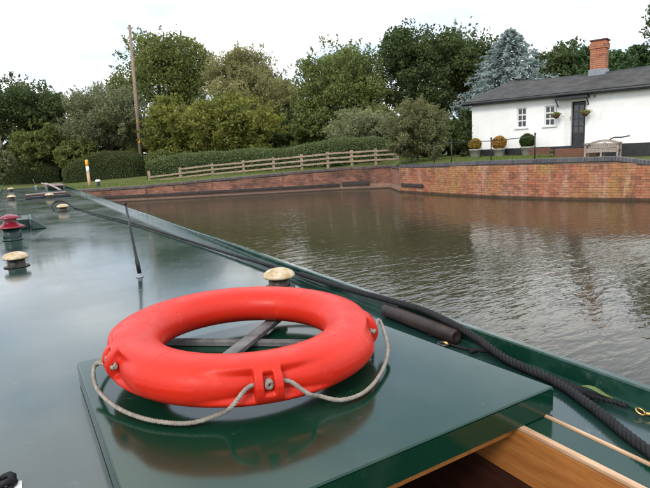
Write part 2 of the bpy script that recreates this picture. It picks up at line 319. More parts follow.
# ------------------------------------------------------------------ setting: water, bank
def gz(x):                                     # height of the bank: lower to the left, higher by the cottage
    t = min(max((x-3.0)/11.0, 0), 1); return 0.60 + 0.60*t
WALL_L = [at(x, y, 0) for x, y in ((60, 206.5), (140, 201), (200, 198), (270, 194), (340, 190), (390, 188))]
WALL_L[0] = Vector((-4, 29.7, 0))
WALL_R = [at(400, 192, 0), at(450, 195.5, 0), at(500, 198, 0), at(570, 200, 0), at(610, 200.5, 0), at(650, 201, 0)]
WALL_R.append(WALL_R[-1] + (WALL_R[-1]-WALL_R[-3])*2.2)
def topz_r(y): return float(np.interp(y, [5.5, 7.0, 7.8, 8.6, 9.6, 11.8, 13.9, 16.7], [0.98, 1.02, 1.08, 1.23, 1.23, 1.21, 1.16, 1.09]))
def topz_l(x): return float(np.interp(x, [-4, 4.8, 7.1, 9.9, 12.7, 14.5], [0.58, 0.67, 0.79, 0.89, 1.0, 1.02]))
MB().quad((-90, -70, 0), (60, -70, 0), (60, 80, 0), (-90, 80, 0)).build('canal_water', M['water'])['kind'] = 'structure'
ring = [(p.x, p.y) for p in WALL_L] + [(p.x, p.y) for p in WALL_R] + [(22, -12), (20, -40), (-60, -45), (-60, 10), (-30, 38)]
Cc = Vector((5, 8, 0)); rows = [0.12, 0.6, 1.2, 2.2, 3.5, 6, 10, 18, 40, 120, 800]
g_ = MB(); nn = len(ring)
dense = []
for i in range(nn):
    a = Vector((*ring[i], 0)); b_ = Vector((*ring[(i+1) % nn], 0)); k = max(1, int((b_-a).length/0.8))
    for j in range(k): dense.append(a.lerp(b_, j/k))
nn = len(dense)
def edge_z(p):
    if p.x > 13.0 and 5 < p.y < 16.8: return topz_r(p.y) - 0.03
    if -4 <= p.x < 14.6 and p.y > 16: return topz_l(p.x) - 0.03
    return gz(p.x)
for d in rows:
    for p in dense:
        dr = (p - Cc).normalized(); q = p + dr*d
        t = min(d/(3.0 if p.x < 13 else 1.0), 1); z = edge_z(p)*(1-t) + (gz(q.x) - (0.19*min(max((14.3-q.y)/3.0, 0), 1) if q.x > 13.6 and q.y > 3 else 0))*t
        z += mnoise.noise(Vector((q.x*0.6, q.y*0.6, 0)))*(0.05 if q.x < 12 or d > 8 else 0.012)*min(d, 1)
        g_.v.append((q.x, q.y, z))
for r_ in range(len(rows)-1):
    for i in range(nn):
        j = (i+1) % nn; g_.f.append((r_*nn+i, r_*nn+j, (r_+1)*nn+j, (r_+1)*nn+i))
g_.build('bank_ground', M['ground'], smooth_sh=True)['kind'] = 'structure'

def wall_face(path, topf, key, back=0.012, deep=-0.5):
    mb = MB()
    for a, b_ in zip(path[:-1], path[1:]):
        d = (b_-a).normalized(); nrm = Vector((-d.y, d.x, 0))
        if nrm.dot(Cc - a) < 0: nrm = -nrm
        k = max(1, int((b_-a).length/0.5))
        for j in range(k):
            p, q = a.lerp(b_, j/k), a.lerp(b_, (j+1)/k); za, zb = topf(getattr(p, key))-0.1, topf(getattr(q, key))-0.1
            o = -nrm*back
            P0, P1 = p+o, q+o; Q0, Q1 = p-nrm*0.35, q-nrm*0.35
            Z = lambda v, z: Vector((v.x, v.y, z))
            mb.hexa([Z(P0, deep), Z(P1, deep), Z(Q1, deep), Z(Q0, deep), Z(P0, za), Z(P1, zb), Z(Q1, zb), Z(Q0, za)])
    return mb
def wall_bricks(path, topf, key, rng, cap):
    mb = MB(); s0 = 0
    for a, b_ in zip(path[:-1], path[1:]):
        d = (b_-a); Ln = d.length; d.normalize(); nrm = Vector((-d.y, d.x, 0))
        if nrm.dot(Cc - a) < 0: nrm = -nrm
        for c in range(-2, 18):
            z0 = c*0.075; off = (0.117 if c % 2 else 0) ; s = -((s0+off) % 0.235)
            while s < Ln:
                sa, sb = max(s, 0)+(0.003 if s > 0 else -0.012), min(s+0.235, Ln)-(0.004 if s+0.235 < Ln else -0.012); s += 0.235
                if sb-sa < 0.012: continue
                pm = a + d*((sa+sb)/2)
                if z0+0.07 > topf(getattr(pm, key)) - cap: continue
                pr = rng.uniform(-0.004, 0.005)
                mb.obox(a, d, nrm, Vector((0, 0, 1)), (sa, sb), (-0.03, pr), (z0, z0+0.068), rng.random())
        s0 += Ln
    return mb
rng = random.Random(3)
wr = empty('canal_wall', WALL_R[2], 'ochre and red brick canal wall with dark brick coping below the white cottage', 'wall')
wall_face(WALL_R, topz_r, 'y').build('mortar_core', M['mortar'], wr)
tag(wall_bricks(WALL_R, topz_r, 'y', rng, 0.115).build('brickwork', M['brick_ochre'], wr), kind='stuff')
cp = MB()
for a, b_ in zip(WALL_R[:-1], WALL_R[1:]):
    d = (b_-a); Ln = d.length; d.normalize(); nrm = Vector((-d.y, d.x, 0))
    if nrm.dot(Cc-a) < 0: nrm = -nrm
    k = int(Ln/0.082)
    for j in range(k):
        p = a + d*(j*Ln/k); z = topz_r(p.y); z2 = topz_r((p+d*0.08).y)
        j1 = rng.uniform(-0.004, 0.004); w_ = Ln/k-0.008
        q = p + d*w_; o1 = nrm*(0.022+j1); o2 = -nrm*0.36
        Z = lambda v, zz: Vector((v.x, v.y, zz))
        zt = z + rng.uniform(-0.003, 0.003); zt2 = zt + (z2-z)
        cp.hexa([Z(p+o1, zt-0.115), Z(q+o1, zt2-0.115), Z(q+o2, zt2-0.115), Z(p+o2, zt-0.115), Z(p+o1*0.6, zt), Z(q+o1*0.6, zt2), Z(q+o2, zt2), Z(p+o2, zt)], rng.random())
tag(cp.build('coping_bricks', M['blue_brick'], wr), kind='stuff')
d = (WALL_R[1]-WALL_R[0]).normalized(); nr = Vector((-d.y, d.x, 0)); nr = nr if nr.dot(Cc-WALL_R[0]) > 0 else -nr
MB().obox(WALL_R[0], d, nr, Vector((0,0,1)), (0.15, 1.45), (0.006, 0.07), (0.24, 0.36)).build('rubbing_timber', M['waling'], wr, bevel=0.01)

wl = empty('canal_wall', WALL_L[3], 'long dark red brick canal wall with stone coping below the rail fence', 'wall')
PL = WALL_L + [WALL_R[0]]
wall_face(WALL_L, topz_l, 'x').build('mortar_core', M['mortar'], wl)
tag(wall_bricks(WALL_L, topz_l, 'x', rng, 0.10).build('brickwork', M['brick_red'], wl), kind='stuff')
a, b_ = WALL_L[-1], WALL_R[0]; dd = (b_-a).normalized()
rt_ = [a+dd*0.0, b_]
wall_face(rt_, lambda y: 1.05, 'y').build('return_wall', M['mortar'], wl)
tag(wall_bricks(rt_, lambda y: 1.05, 'y', rng, 0.10).build('return_brickwork', M['brick_red'], wl), kind='stuff')
def seg_iter(path, step):
    for a, b_ in zip(path[:-1], path[1:]):
        d = (b_-a); Ln = d.length; d.normalize(); nrm = Vector((-d.y, d.x, 0)); nrm = nrm if nrm.dot(Cc-a) > 0 else -nrm
        k = max(1, round(Ln/step))
        for j in range(k): yield a+d*(j*Ln/k), a+d*((j+1)*Ln/k), d, nrm
for p, q, d, nrm in seg_iter(WALL_L+[WALL_R[0]], 0.62):
    zp, zq = (topz_l(p.x), topz_l(q.x)) if p.x < 14.4 else (1.03, 1.06)
    jz = rng.uniform(-0.006, 0.006); g0 = d*0.006; Z = lambda v, zz: Vector((v.x, v.y, zz+jz)); o1 = nrm*(0.035+rng.uniform(-0.006, 0.006)); o2 = -nrm*0.4
    MB().hexa([Z(p+g0+o1, zp-0.11), Z(q-g0+o1, zq-0.11), Z(q-g0+o2, zq-0.11), Z(p+g0+o2, zp-0.11), Z(p+g0+o1, zp), Z(q-g0+o1, zq), Z(q-g0+o2, zq), Z(p+g0+o2, zp)]).build('coping_stone', M['coping_stone'], wl, bevel=0.012)
for p, q, d, nrm in seg_iter(WALL_L[:5], 2.4):
    MB().obox(p, d, nrm, Vector((0,0,1)), (0.01, (q-p).length-0.01), (0.006, 0.11), (0.20, 0.30)).build('rubbing_timber', M['waling'], wl, bevel=0.008)
p = WALL_L[4]; d = (WALL_L[5]-p).normalized(); nr = Vector((-d.y, d.x, 0)); nr = nr if nr.dot(Cc-p) > 0 else -nr
MB().obox(p, d, nr, Vector((0,0,1)), (0.1, 1.35), (0.006, 0.10), (0.2, 0.36)).build('rubbing_timber', M['waling'], wl, bevel=0.01)

# ------------------------------------------------------------------ foliage
NP = np.random.default_rng(11)
def leaf_mesh(name, P, size, aspect, material, parent, Nrm=None, tintv=None, droop=0.0, align=0.5):
    n = len(P); rnd = NP.normal(size=(n, 3))
    if Nrm is None: Nrm = rnd
    nv = Nrm*align + rnd*(1-align)*0.8; nv /= np.linalg.norm(nv, axis=1)[:, None]+1e-9
    t = np.cross(nv, NP.normal(size=(n, 3))); t[:, 2] -= droop; t -= nv*(t*nv).sum(1)[:, None]; t /= np.linalg.norm(t, axis=1)[:, None]+1e-9
    b = np.cross(nv, t); sz = size*NP.uniform(0.6, 1.35, n)[:, None]
    V = np.empty((n, 4, 3)); V[:, 0] = P - t*sz*0.5; V[:, 1] = P + b*sz*aspect*0.5 + nv*sz*0.06; V[:, 2] = P + t*sz*0.5; V[:, 3] = P - b*sz*aspect*0.5 + nv*sz*0.06
    og = np.array(origin(parent)); V = (V.reshape(-1, 3) - og).astype(np.float32)
    me = bpy.data.meshes.new(name); me.vertices.add(4*n); me.vertices.foreach_set('co', V.ravel())
    me.loops.add(4*n); me.loops.foreach_set('vertex_index', np.arange(4*n, dtype=np.int32))
    me.polygons.add(n); me.polygons.foreach_set('loop_start', np.arange(0, 4*n, 4, dtype=np.int32)); me.polygons.foreach_set('loop_total', np.full(n, 4, np.int32))
    tv = np.clip(NP.normal(0.45, 0.22, n) if tintv is None else tintv, 0, 1)
    a_ = me.attributes.new('tint', 'FLOAT', 'POINT'); a_.data.foreach_set('value', np.repeat(tv, 4).astype(np.float32))
    me.materials.append(material); me.update(calc_edges=True); me.validate()
    o = bpy.data.objects.new(name, me); COL.objects.link(o); o.parent = parent; return o
def unit(n):
    v = NP.normal(size=(n, 3)); return v/np.linalg.norm(v, axis=1)[:, None]
def crown_points(c, rad, n, lobes=22, lr=0.36, sub=9, low=-0.55):
    c = np.array(c); rad = np.array(rad)
    d = unit(lobes); d[:, 2] = np.where(d[:, 2] < low, -d[:, 2], d[:, 2])
    C = c + d*rad*NP.uniform(0.35, 0.80, (lobes, 1)); mr = rad.mean(); Rl = mr*lr*NP.uniform(0.65, 1.25, lobes)
    sd = unit(lobes*sub).reshape(lobes, sub, 3); S = C[:, None] + sd*Rl[:, None, None]*NP.uniform(0.5, 0.9, (lobes, sub, 1)); Rs = Rl[:, None]*NP.uniform(0.32, 0.6, (lobes, sub))
    wgt = (Rs**2).ravel(); wgt /= wgt.sum(); idx = NP.choice(lobes*sub, n, p=wgt)
    dn = unit(n); rr = NP.uniform(0.45, 1.0, n)**0.6 + np.abs(NP.normal(0, 0.09, n))
    dn2 = dn*np.array([1, 1, 0.75])
    P = S.reshape(-1, 3)[idx] + dn2*(Rs.ravel()[idx]*rr)[:, None]
    qn = np.linalg.norm((P-c)/rad, axis=1); un = (P-c)/rad/np.maximum(qn, 1e-6)[:, None]; ph = NP.uniform(0, 6.28, 6); wav = sum(np.sin(un[:, i % 3]*(2.5+1.3*i)+ph[i]) for i in range(6))/6; lim = 0.98+0.28*wav+NP.uniform(-0.08, 0.06, n); k_ = np.where(qn > lim, lim/np.maximum(qn, 1e-6), 1.0); P = c + (P-c)*k_[:, None]
    ns_ = int(n*0.07); sh = 90; dd_ = unit(sh); dd_[:, 2] = np.abs(dd_[:, 2])*1.0-0.25; ii = NP.integers(0, sh, ns_); t_ = NP.random(ns_)[:, None]; ln = NP.uniform(0.08, 0.24, sh)[ii][:, None]
    P[:ns_] = c + rad*dd_[ii]/np.linalg.norm(dd_[ii], axis=1)[:, None]*(0.80+ln*t_) + np.array([0, 0, 0.10])*rad[2]*t_*0.5 + NP.normal(0, 0.035, (ns_, 3))*rad.mean()*(1.2-t_)
    lt = NP.normal(0, 0.13, lobes*sub)[idx] + np.repeat(NP.normal(0, 0.10, lobes), sub)[idx]
    return P, dn, np.clip(0.45 + lt + NP.normal(0, 0.16, n), 0, 1), C, Rl
def limb_pts(a, b, k=5, wob=0.12):
    a, b = Vector(a), Vector(b); L_ = (b-a).length; o = []
    for i in range(k+1):
        t = i/k; p = a.lerp(b, t); p.z += 0.12*L_*math.sin(math.pi*t)*0.6
        if 0 < i < k: p += Vector((random.uniform(-1, 1), random.uniform(-1, 1), random.uniform(-.5, .5)))*wob*L_*0.3
        o.append(p)
    return o
def hzy(x): return VPY - math.tan(ROLL)*(x-VPX)
def tree(name, kind, pl, pr, yt, yb, D, label, cat='tree', group=None, n=14000, leaf=0.20, aspect=0.52, lobes=24, lr=0.32, droop=0.1, trunk=True, sub=9, ry=1.0):
    xc = (pl+pr)/2; base = dist(xc, (yt+min(yb, hzy(xc)))/2, D); zg = gz(base.x) - 0.1
    rx = (pr-pl)/2*D/F; top = dist(xc, yt, D).z; bot = max(dist(xc, yb, D).z, zg+0.05); rz = (top-bot)/2
    root = empty(name, (base.x, base.y, zg), label, cat, group)
    P, dn, tv, C, Rl = crown_points((base.x, base.y, (top+bot)/2), (rx*1.06, rx*ry, rz*1.0), int(n*1.9), int(lobes*1.7), lr, sub, -0.55 if trunk else -2)
    leaf_mesh('crown', P, leaf, aspect, M['fol_'+kind], root, dn, tv, droop)
    mb = MB(); H = top-zg; tr = 0.032*H if trunk else 0.05
    fork = Vector((base.x, base.y, zg + (bot-zg) + 0.25*(top-bot))); k0 = Vector((base.x, base.y, zg-0.2))
    tp = limb_pts(k0, fork, 5, 0.05); mb.tube(tp, [tr*(1.25-0.6*i/5) for i in range(6)], 9)
    mb.build('trunk', M['bark'], root, True)
    mb = MB(); order = np.argsort(-Rl)[:11]
    for i in order:
        c = Vector(C[i]); st = tp[-1] if c.z > fork.z else tp[-2]
        if (c-st).length < 0.1: continue
        lp = limb_pts(st, c, 5, 0.18); mb.tube(lp, [tr*(0.42-0.32*q/5) for q in range(6)], 6)
        for q in range(3):
            e_ = c + Vector(unit(1)[0])*float(Rl[i])*0.9; mb.tube(limb_pts(lp[3], e_, 3, 0.15), [tr*0.14, tr*0.1, tr*0.07, tr*0.03], 5)
    mb.build('limb', M['bark'], root, True)
    return root
TREES = [
 ('broadleaf_tree', 'dark', -30, 72, 75, 172, 38, 'dark dense tree at the left edge of the picture', dict(n=17000)),
 ('broadleaf_tree', 'oak', 112, 218, 27, 135, 46, 'tall oak-like tree rising behind the telegraph pole', dict(n=20000, leaf=0.22, lobes=30)),
 ('willow_tree', 'willow', 60, 152, 82, 172, 37, 'grey-green willow standing just left of the telegraph pole', dict(n=20000, leaf=0.22, aspect=0.28, droop=0.9)),
 ('willow_tree', 'pale', 202, 298, 44, 150, 42, 'pale yellowish willow right of the telegraph pole', dict(n=18000, leaf=0.24, aspect=0.3, droop=0.7)),
 ('broadleaf_tree', 'green', 256, 304, 68, 160, 45, 'narrow dark green tree between the pale willow and the big round tree', dict(n=11000)),
 ('broadleaf_tree', 'green', 292, 391, 37, 158, 37, 'big round mid green tree above the middle of the rail fence', dict(n=22000, lobes=30)),
 ('broadleaf_tree', 'dark', 372, 456, 20, 158, 38, 'tall dark tree behind the grey-green wall shrub', dict(n=17000, lobes=26)),
 ('broadleaf_tree', 'dark', 416, 506, 22, 155, 36, 'tall dark tree directly left of the blue spruce', dict(n=17000, lobes=26)),
 ('broadleaf_tree', 'dark', 526, 608, 41, 125, 37, 'dark tree between the blue spruce and the brick chimney', dict(n=13000)),
 ('broadleaf_tree', 'dark', 645, 745, -25, 90, 30, 'dark tree whose twigs enter at the right edge above the roof', dict(n=9000)),
]
for nm, kd, a, b_, yt, yb, D, lab, kw in TREES: tree(nm, kd, a, b_, yt, yb, D, lab, **kw)
BUSH = [
 ('olive', 140, 218, 93, 178, 35, 'yellow-green bush behind the hedge right beside the telegraph pole', dict(n=13000, leaf=0.2)),
 ('olive', 186, 288, 92, 172, 33, 'broad yellow-green bush below the pale willow', dict(n=17000, leaf=0.2)),
 ('oak', 12, 72, 118, 180, 36, 'olive bush in front of the dark tree at the left edge', dict(n=10000, leaf=0.2)),
 ('willow', 324, 402, 106, 160, 28, 'grey-green bush behind the right end of the rail fence', dict(n=12000, leaf=0.16, aspect=0.35)),
 ('shrub', 384, 450, 96, 176, 20.8, 'grey-green willow shrub hanging over the corner of the canal wall', dict(n=22000, leaf=0.12, aspect=0.32, lobes=34)),
 ('dark', 40, 80, 130, 184, 42, 'dark low bush under the grey-green willow', dict(n=7000)),
 ('dark', 268, 330, 105, 170, 39, 'dark bush under the narrow dark green tree', dict(n=8000)),
 ('dark', 430, 476, 120, 165, 27, 'dark bush beside the black gate at the cottage corner', dict(n=8000, leaf=0.18)),
 ('green', 288, 345, 98, 172, 36, 'mid green bush filling the gap under the big round tree', dict(n=9000, leaf=0.2)),
 ('oak', 345, 395, 100, 165, 33, 'olive bush between the big round tree and the tall dark trees', dict(n=8000, leaf=0.2)),
 ('dark', 448, 480, 108, 166, 23.5, 'dark bush right behind the black gate', dict(n=7000, leaf=0.14)),
 ('dark', 400, 455, 118, 170, 26, 'dark bush behind the grey-green wall shrub', dict(n=9000, leaf=0.16)),
 ('oak', 55, 100, 135, 184, 35, 'olive bush under the grey-green willow above the humped hedge', dict(n=7000, leaf=0.18)),
 ('green', 146, 176, 150, 172, 31.5, 'small fresh green bush at the foot of the telegraph pole', dict(n=5000, leaf=0.13)),
 ('willow', -16, 14, 148, 182, 33, 'dull grey-green bush in the lower left corner of the trees', dict(n=5000, leaf=0.15)),
]
for kd, a, b_, yt, yb, D, lab, kw in BUSH: tree('bush', kd, a, b_, yt, yb, D, lab, cat='bush', trunk=False, **kw)
for a, b_, lab in ((-70, 70, 'dark thicket far behind the left edge tree'), (50, 150, 'dark thicket far behind the grey-green willow'), (130, 230, 'dark thicket far behind the telegraph pole'), (205, 310, 'dark thicket far behind the pale willow'), (285, 390, 'dark thicket far behind the big round tree'), (370, 480, 'dark thicket far behind the tall dark trees')):
    tree('thicket', 'oak', a, b_, 118, 196, 47, lab, cat='thicket', trunk=False, n=9000, leaf=0.28, ry=0.4)
def conifer(name, kind, px, w_px, yt, yb, D, label, n_br=260, leaf=0.16, droop=0.35, up=0.0, pw=0.8):
    base = dist(px, hzy(px), D); zg = gz(base.x)-0.1; top = dist(px, yt, D).z; H = top-zg; Rm = w_px/2*D/F
    root = empty(name, (base.x, base.y, zg), label, 'tree')
    MB().tube([(base.x, base.y, zg-0.2), (base.x, base.y, top)], [0.024*H, 0.01], 8).build('trunk', M['bark'], root, True)
    Ps, Ns, Ts = [], [], []; mb = MB()
    for i in range(n_br):
        h = 0.06 + 0.94*(i/n_br); z = zg + H*h; ln = Rm*(1-h)**pw*random.uniform(0.6, 1.2) + 0.15; a = i*2.39996 + random.uniform(-.3, .3)
        dv = np.array([math.cos(a), math.sin(a), 0]); k = int(30 + 95*ln/Rm); t = NP.uniform(0.12, 1.0, k)**0.7
        P = np.array([base.x, base.y, z]) + dv*(ln*t)[:, None]; P[:, 2] += -droop*ln*t**1.5 + up*ln*t + 0.10*ln*t**4
        side = np.array([-dv[1], dv[0], 0]); sp = NP.normal(0, 0.17*ln*1.0, k)*(1.05-t); P += side*sp[:, None]; P[:, 2] -= np.abs(sp)*0.35 - NP.normal(0, 0.05, k)
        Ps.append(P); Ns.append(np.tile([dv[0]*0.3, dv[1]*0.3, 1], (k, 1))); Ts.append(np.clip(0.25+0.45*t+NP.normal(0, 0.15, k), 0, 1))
        if i % 2 == 0: mb.tube([(base.x, base.y, z), (base.x+dv[0]*ln*0.55, base.y+dv[1]*ln*0.55, z-droop*ln*0.41+up*ln*0.55), (base.x+dv[0]*ln*0.92, base.y+dv[1]*ln*0.92, z-droop*ln*0.86+up*ln*0.92)], [0.03, 0.02, 0.008], 5)
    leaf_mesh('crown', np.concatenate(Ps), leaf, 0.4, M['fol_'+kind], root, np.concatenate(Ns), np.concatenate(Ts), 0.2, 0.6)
    mb.build('limb', M['bark'], root, True); return root
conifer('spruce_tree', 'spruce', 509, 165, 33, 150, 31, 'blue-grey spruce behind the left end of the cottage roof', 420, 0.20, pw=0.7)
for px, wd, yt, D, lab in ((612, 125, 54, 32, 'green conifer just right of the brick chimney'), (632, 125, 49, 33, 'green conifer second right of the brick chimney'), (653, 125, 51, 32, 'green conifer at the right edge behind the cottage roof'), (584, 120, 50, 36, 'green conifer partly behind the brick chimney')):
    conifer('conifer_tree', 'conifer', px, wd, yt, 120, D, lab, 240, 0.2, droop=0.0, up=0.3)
# clipped hedges
def hedge(pts, label, kind='hedge', n=22000, leaf=0.085, wid=1.3):
    P3 = [(dist(px, yt, D), wd) for px, yt, D, wd in pts]
    base = Vector((P3[0][0].x, P3[0][0].y, gz(P3[0][0].x)-0.05)); root = empty('hedge', base, label, 'hedge')
    path = smooth([p for p, _ in P3], 0.25); mb = MB(); prof = 14; Ls = []; Nn = []
    for i, p in enumerate(path):
        d = (path[min(i+1, len(path)-1)] - path[max(i-1, 0)]); d.z = 0; d.normalize(); s_ = Vector((d.y, -d.x, 0)); zg = gz(p.x)-0.1
        e_ = min(1, 0.35+0.65*min(i, len(path)-1-i)/3.0); hh = (p.z-zg)*(0.8+0.2*e_)
        for k in range(prof):
            t = k/(prof-1); a = math.pi*t; cx_ = -math.cos(a); sz_ = math.sin(a)**0.42 if 0 < t < 1 else 0
            wob = 1+0.12*mnoise.noise(Vector((p.x*1.1, p.y*1.1, t*3)))
            q = p + s_*(cx_*abs(cx_)**-0.35 if abs(cx_) > 1e-6 else 0)*wid*0.5*e_*wob; q.z = zg + hh*sz_*wob; mb.v.append(tuple(q)); Ls.append(q)
    for i in range(len(path)-1):
        for k in range(prof-1): a0 = i*prof+k; mb.f.append((a0, a0+1, a0+prof+1, a0+prof))
    mb.f.append(tuple(range(prof))); mb.f.append(tuple(range((len(path)-1)*prof, len(path)*prof))[::-1])
    V = np.array(Ls).reshape(len(path), prof, 3); i = NP.integers(0, len(path)-1, n); k = NP.integers(0, prof-1, n); u = NP.random((n, 1)); v = NP.random((n, 1))
    A, B, Cq, Dq = V[i, k], V[i+1, k], V[i, k+1], V[i+1, k+1]
    P = (A*(1-u)+B*u)*(1-v) + (Cq*(1-u)+Dq*u)*v; Nq = np.cross(B-A, Cq-A); Nq /= np.linalg.norm(Nq, axis=1)[:, None]+1e-9
    ctr = np.array([path[j].x for j in i]), np.array([path[j].y for j in i]); sgn = np.sign((P[:, 0]-ctr[0])*Nq[:, 0]+(P[:, 1]-ctr[1])*Nq[:, 1]+0.3*Nq[:, 2]); Nq *= sgn[:, None]
    P = P + Nq*np.abs(NP.normal(0.0, 0.045, n))[:, None]
    leaf_mesh('foliage', P, leaf, 0.55, M['fol_'+kind], root, Nq, None, 0, 0.35)
    mb.build('light_block_core', M['hedge_core'], root, True)  # solid dark core added inside the leaf shell to block light
hedge([(148, 161, 28.5, 0), (175, 156, 28, 0), (215, 152.5, 27, 0), (285, 149, 26, 0), (345, 139.5, 25, 0), (392, 139, 24.5, 0)], 'long clipped hedge behind the wooden rail fence', 'hedge_light', 42000)
hedge([(66, 168, 33.5, 0), (85, 159, 33, 0), (106, 153, 33, 0), (130, 153, 33, 0), (150, 160, 33, 0)], 'humped clipped hedge behind the white and orange post', 'hedge', 24000, wid=1.8)
hedge([(-8, 166, 36, 0), (12, 163, 36, 0), (32, 160.5, 36, 0), (60, 167, 36, 0)], 'low clipped hedge beyond the far end of the boat', 'hedge', 18000, wid=1.8)
# grass on the bank
gp = []
for i in range(len(dense)):
    p = dense[i]
    if (p.x > -6 and p.y > 11.0 and p.x < 19):
        q = dense[(i+1) % nn]; dr = (p-Cc).normalized()
        far = 3.0 if p.x > 13.2 and p.y < 17 else 4.0
        k = 260; u = NP.random(k); dd_ = NP.uniform(0.38, far, k)
        z0 = edge_z(p); zt = np.array([gz(p.x+dr.x*x) for x in dd_]); tt = np.minimum(dd_/3, 1)
        gp.append(np.stack([p.x+(q.x-p.x)*u+dr.x*dd_, p.y+(q.y-p.y)*u+dr.y*dd_, z0*(1-tt)+zt*tt+0.03], 1))
gp = np.concatenate(gp)
go = empty('grass', (12, 18, 0.9)); go['kind'] = 'stuff'
nb = len(gp); upv = np.tile([0.0, 0.0, 0.12], (nb, 1)) + NP.normal(0, 0.03, (nb, 3)); sd = unit(nb)*[1, 1, 0]*0.012
V = np.stack([gp-sd, gp+sd, gp+upv*NP.uniform(.4, 1.1, (nb, 1))], 1).reshape(-1, 3)
me = bpy.data.meshes.new('grass'); me.from_pydata(V.tolist(), [], np.arange(3*nb).reshape(-1, 3).tolist()); me.materials.append(M['fol_grass'])
a_ = me.attributes.new('tint', 'FLOAT', 'POINT'); a_.data.foreach_set('value', np.repeat(NP.random(nb), 3).astype(np.float32))
bpy.data.objects.remove(go); go = bpy.data.objects.new('grass', me); COL.objects.link(go); tag(go, 'short green grass along the top of the bank', 'grass', kind='stuff')

# ------------------------------------------------------------------ rail fence, posts, pole
def ground_at(x, y):
    return gz(x)
FP = [((152, 182.2), None), ((210, 176.5), None), ((268, 170.5), None), ((330, 165.5), None), ((394, 161.5), None)]
def fence_depth(px): return float(np.interp(px, [150, 394], [26.3, 23.4]))
fr = None; posts = []
fence = empty('rail_fence', dist(270, 170, fence_depth(270)), 'weathered wooden rail fence along the grass above the left canal wall', 'fence')
fpx = [150, 181, 213, 244, 274, 302, 328, 352, 376, 398]
fb = lambda px: float(np.interp(px, [150, 213, 328, 398], [183.5, 176.0, 165.2, 161.0]))
fh = 0.58
base_pts = [dist(px, fb(px), fence_depth(px)) for px in fpx]
for p in base_pts:
    d = Vector((1, -0.5, 0)).normalized(); nrm = Vector((-0.5, -1, 0)).normalized()
    MB().obox(p, d, nrm, Vector((0,0,1)), (-0.06, 0.06), (-0.06, 0.04), (-0.4, fh+0.03)).build('post', M['fence_wood'], fence, bevel=0.01)
for i, (a, b_) in enumerate(zip(base_pts[:-1], base_pts[1:])):
    for k, z in enumerate((0.10, 0.305, 0.51)):
        if i == 0 and k == 2: continue
        j = Vector((0, 0, random.uniform(-0.015, 0.015))); d = (b_-a).normalized(); nrm = Vector((d.y, -d.x, 0)).normalized()
        if nrm.dot(Vector((0,0,0))-a) < 0: nrm = -nrm
        MB().obox(a+j, d, nrm, Vector((0,0,1)), (0.004, (b_-a).length-0.004), (0.042, 0.075), (z-0.04, z+0.042)).build('rail', M['fence_wood'], fence, bevel=0.006)
# telegraph pole
pb = dist(141.5, 168, 35.5); ptp = dist(129.5, 25, 35.5)
pole = empty('telegraph_pole', (pb.x, pb.y, gz(pb.x)), 'tall leaning wooden telegraph pole with small orange plates behind the hedge', 'pole')
pb2 = Vector((pb.x, pb.y, gz(pb.x)-0.3)) + (pb-ptp).normalized()*0.4
MB().tube([pb2, pb.lerp(ptp, 0.5), ptp], [0.125, 0.11, 0.09], 14).build('pole', M['pole_wood'], pole, True)
ax = (ptp-pb).normalized()
MB().tube([ptp - ax*0.25 + Vector((-0.16, 0.06, 0)), ptp - ax*0.25 + Vector((0.16, -0.06, 0))], 0.03, 8).build('cross_arm', M['pole_wood'], pole)
for s_ in (-1, 1):
    c = ptp - ax*0.22 + Vector((0.13*s_, -0.05*s_, 0.0)); MB().lathe(c, [(0.02, 0), (0.045, 0.03), (0.03, 0.07), (0.045, 0.1), (0.02, 0.13)], 10).build('insulator', M['white_paint'], pole, True)
for t_, h_ in ((0.19, 0.13), (0.33, 0.06)):
    c = pb.lerp(ptp, t_); f_ = Vector((-c.x, -c.y, 0)).normalized(); s_ = Vector((f_.y, -f_.x, 0)); r0 = 0.126-0.035*t_
    MB().obox(c, s_, f_, Vector((0,0,1)), (-0.06, 0.06), (r0, r0+0.01), (-h_, h_)).build('plate', M['orange_paint'], pole)
wa = ptp - ax*0.1; wb = dist(420, 92, 36); wp = []
for i in range(25):
    t = i/24; p = wa.lerp(wb, t); p.z -= 1.1*math.sin(math.pi*t)*0.55; wp.append(p)
tag(MB().tube(wp, 0.009, 5).build('overhead_wire', M['black_plastic'], loc=wa), 'thin dark overhead wire sagging from the telegraph pole', 'wire')
# mooring post and bollard
p = at(89.5, 185, 0.66); h_ = 20*32/F
q = empty('marker_post', p, 'short leaning white post with orange top beside the hedge', 'post')
lean = dist(87, 165, (p-Vector((0,0,CZ))).dot(fw)) - p; lean = lean.normalized()*h_*1.05
MB().tube([p-Vector((0,0,.2)), p+lean*0.50], 0.075, 12).build('lower_post', M['pale_wood'], q, True)
MB().tube([p+lean*0.50, p+lean*0.76], 0.077, 12).build('white_band', M['white_paint'], q, True)
MB().tube([p+lean*0.76, p+lean*1.0, p+lean*1.03], [0.079, 0.079, 0.05], 12).build('orange_top', M['orange_paint'], q, True)
p = at(98.5, 186, 0.66); q = empty('mooring_bollard', p, 'small black mooring bollard with a white top', 'bollard')
MB().lathe(p, [(0.11, -0.1), (0.09, 0.03), (0.075, 0.13), (0.08, 0.19)], 16).build('stem', M['black_paint'], q, True)
MB().lathe(p, [(0.085, 0.19), (0.115, 0.21), (0.12, 0.27), (0.09, 0.31), (0.02, 0.32)], 16).build('head', M['white_paint'], q, True)
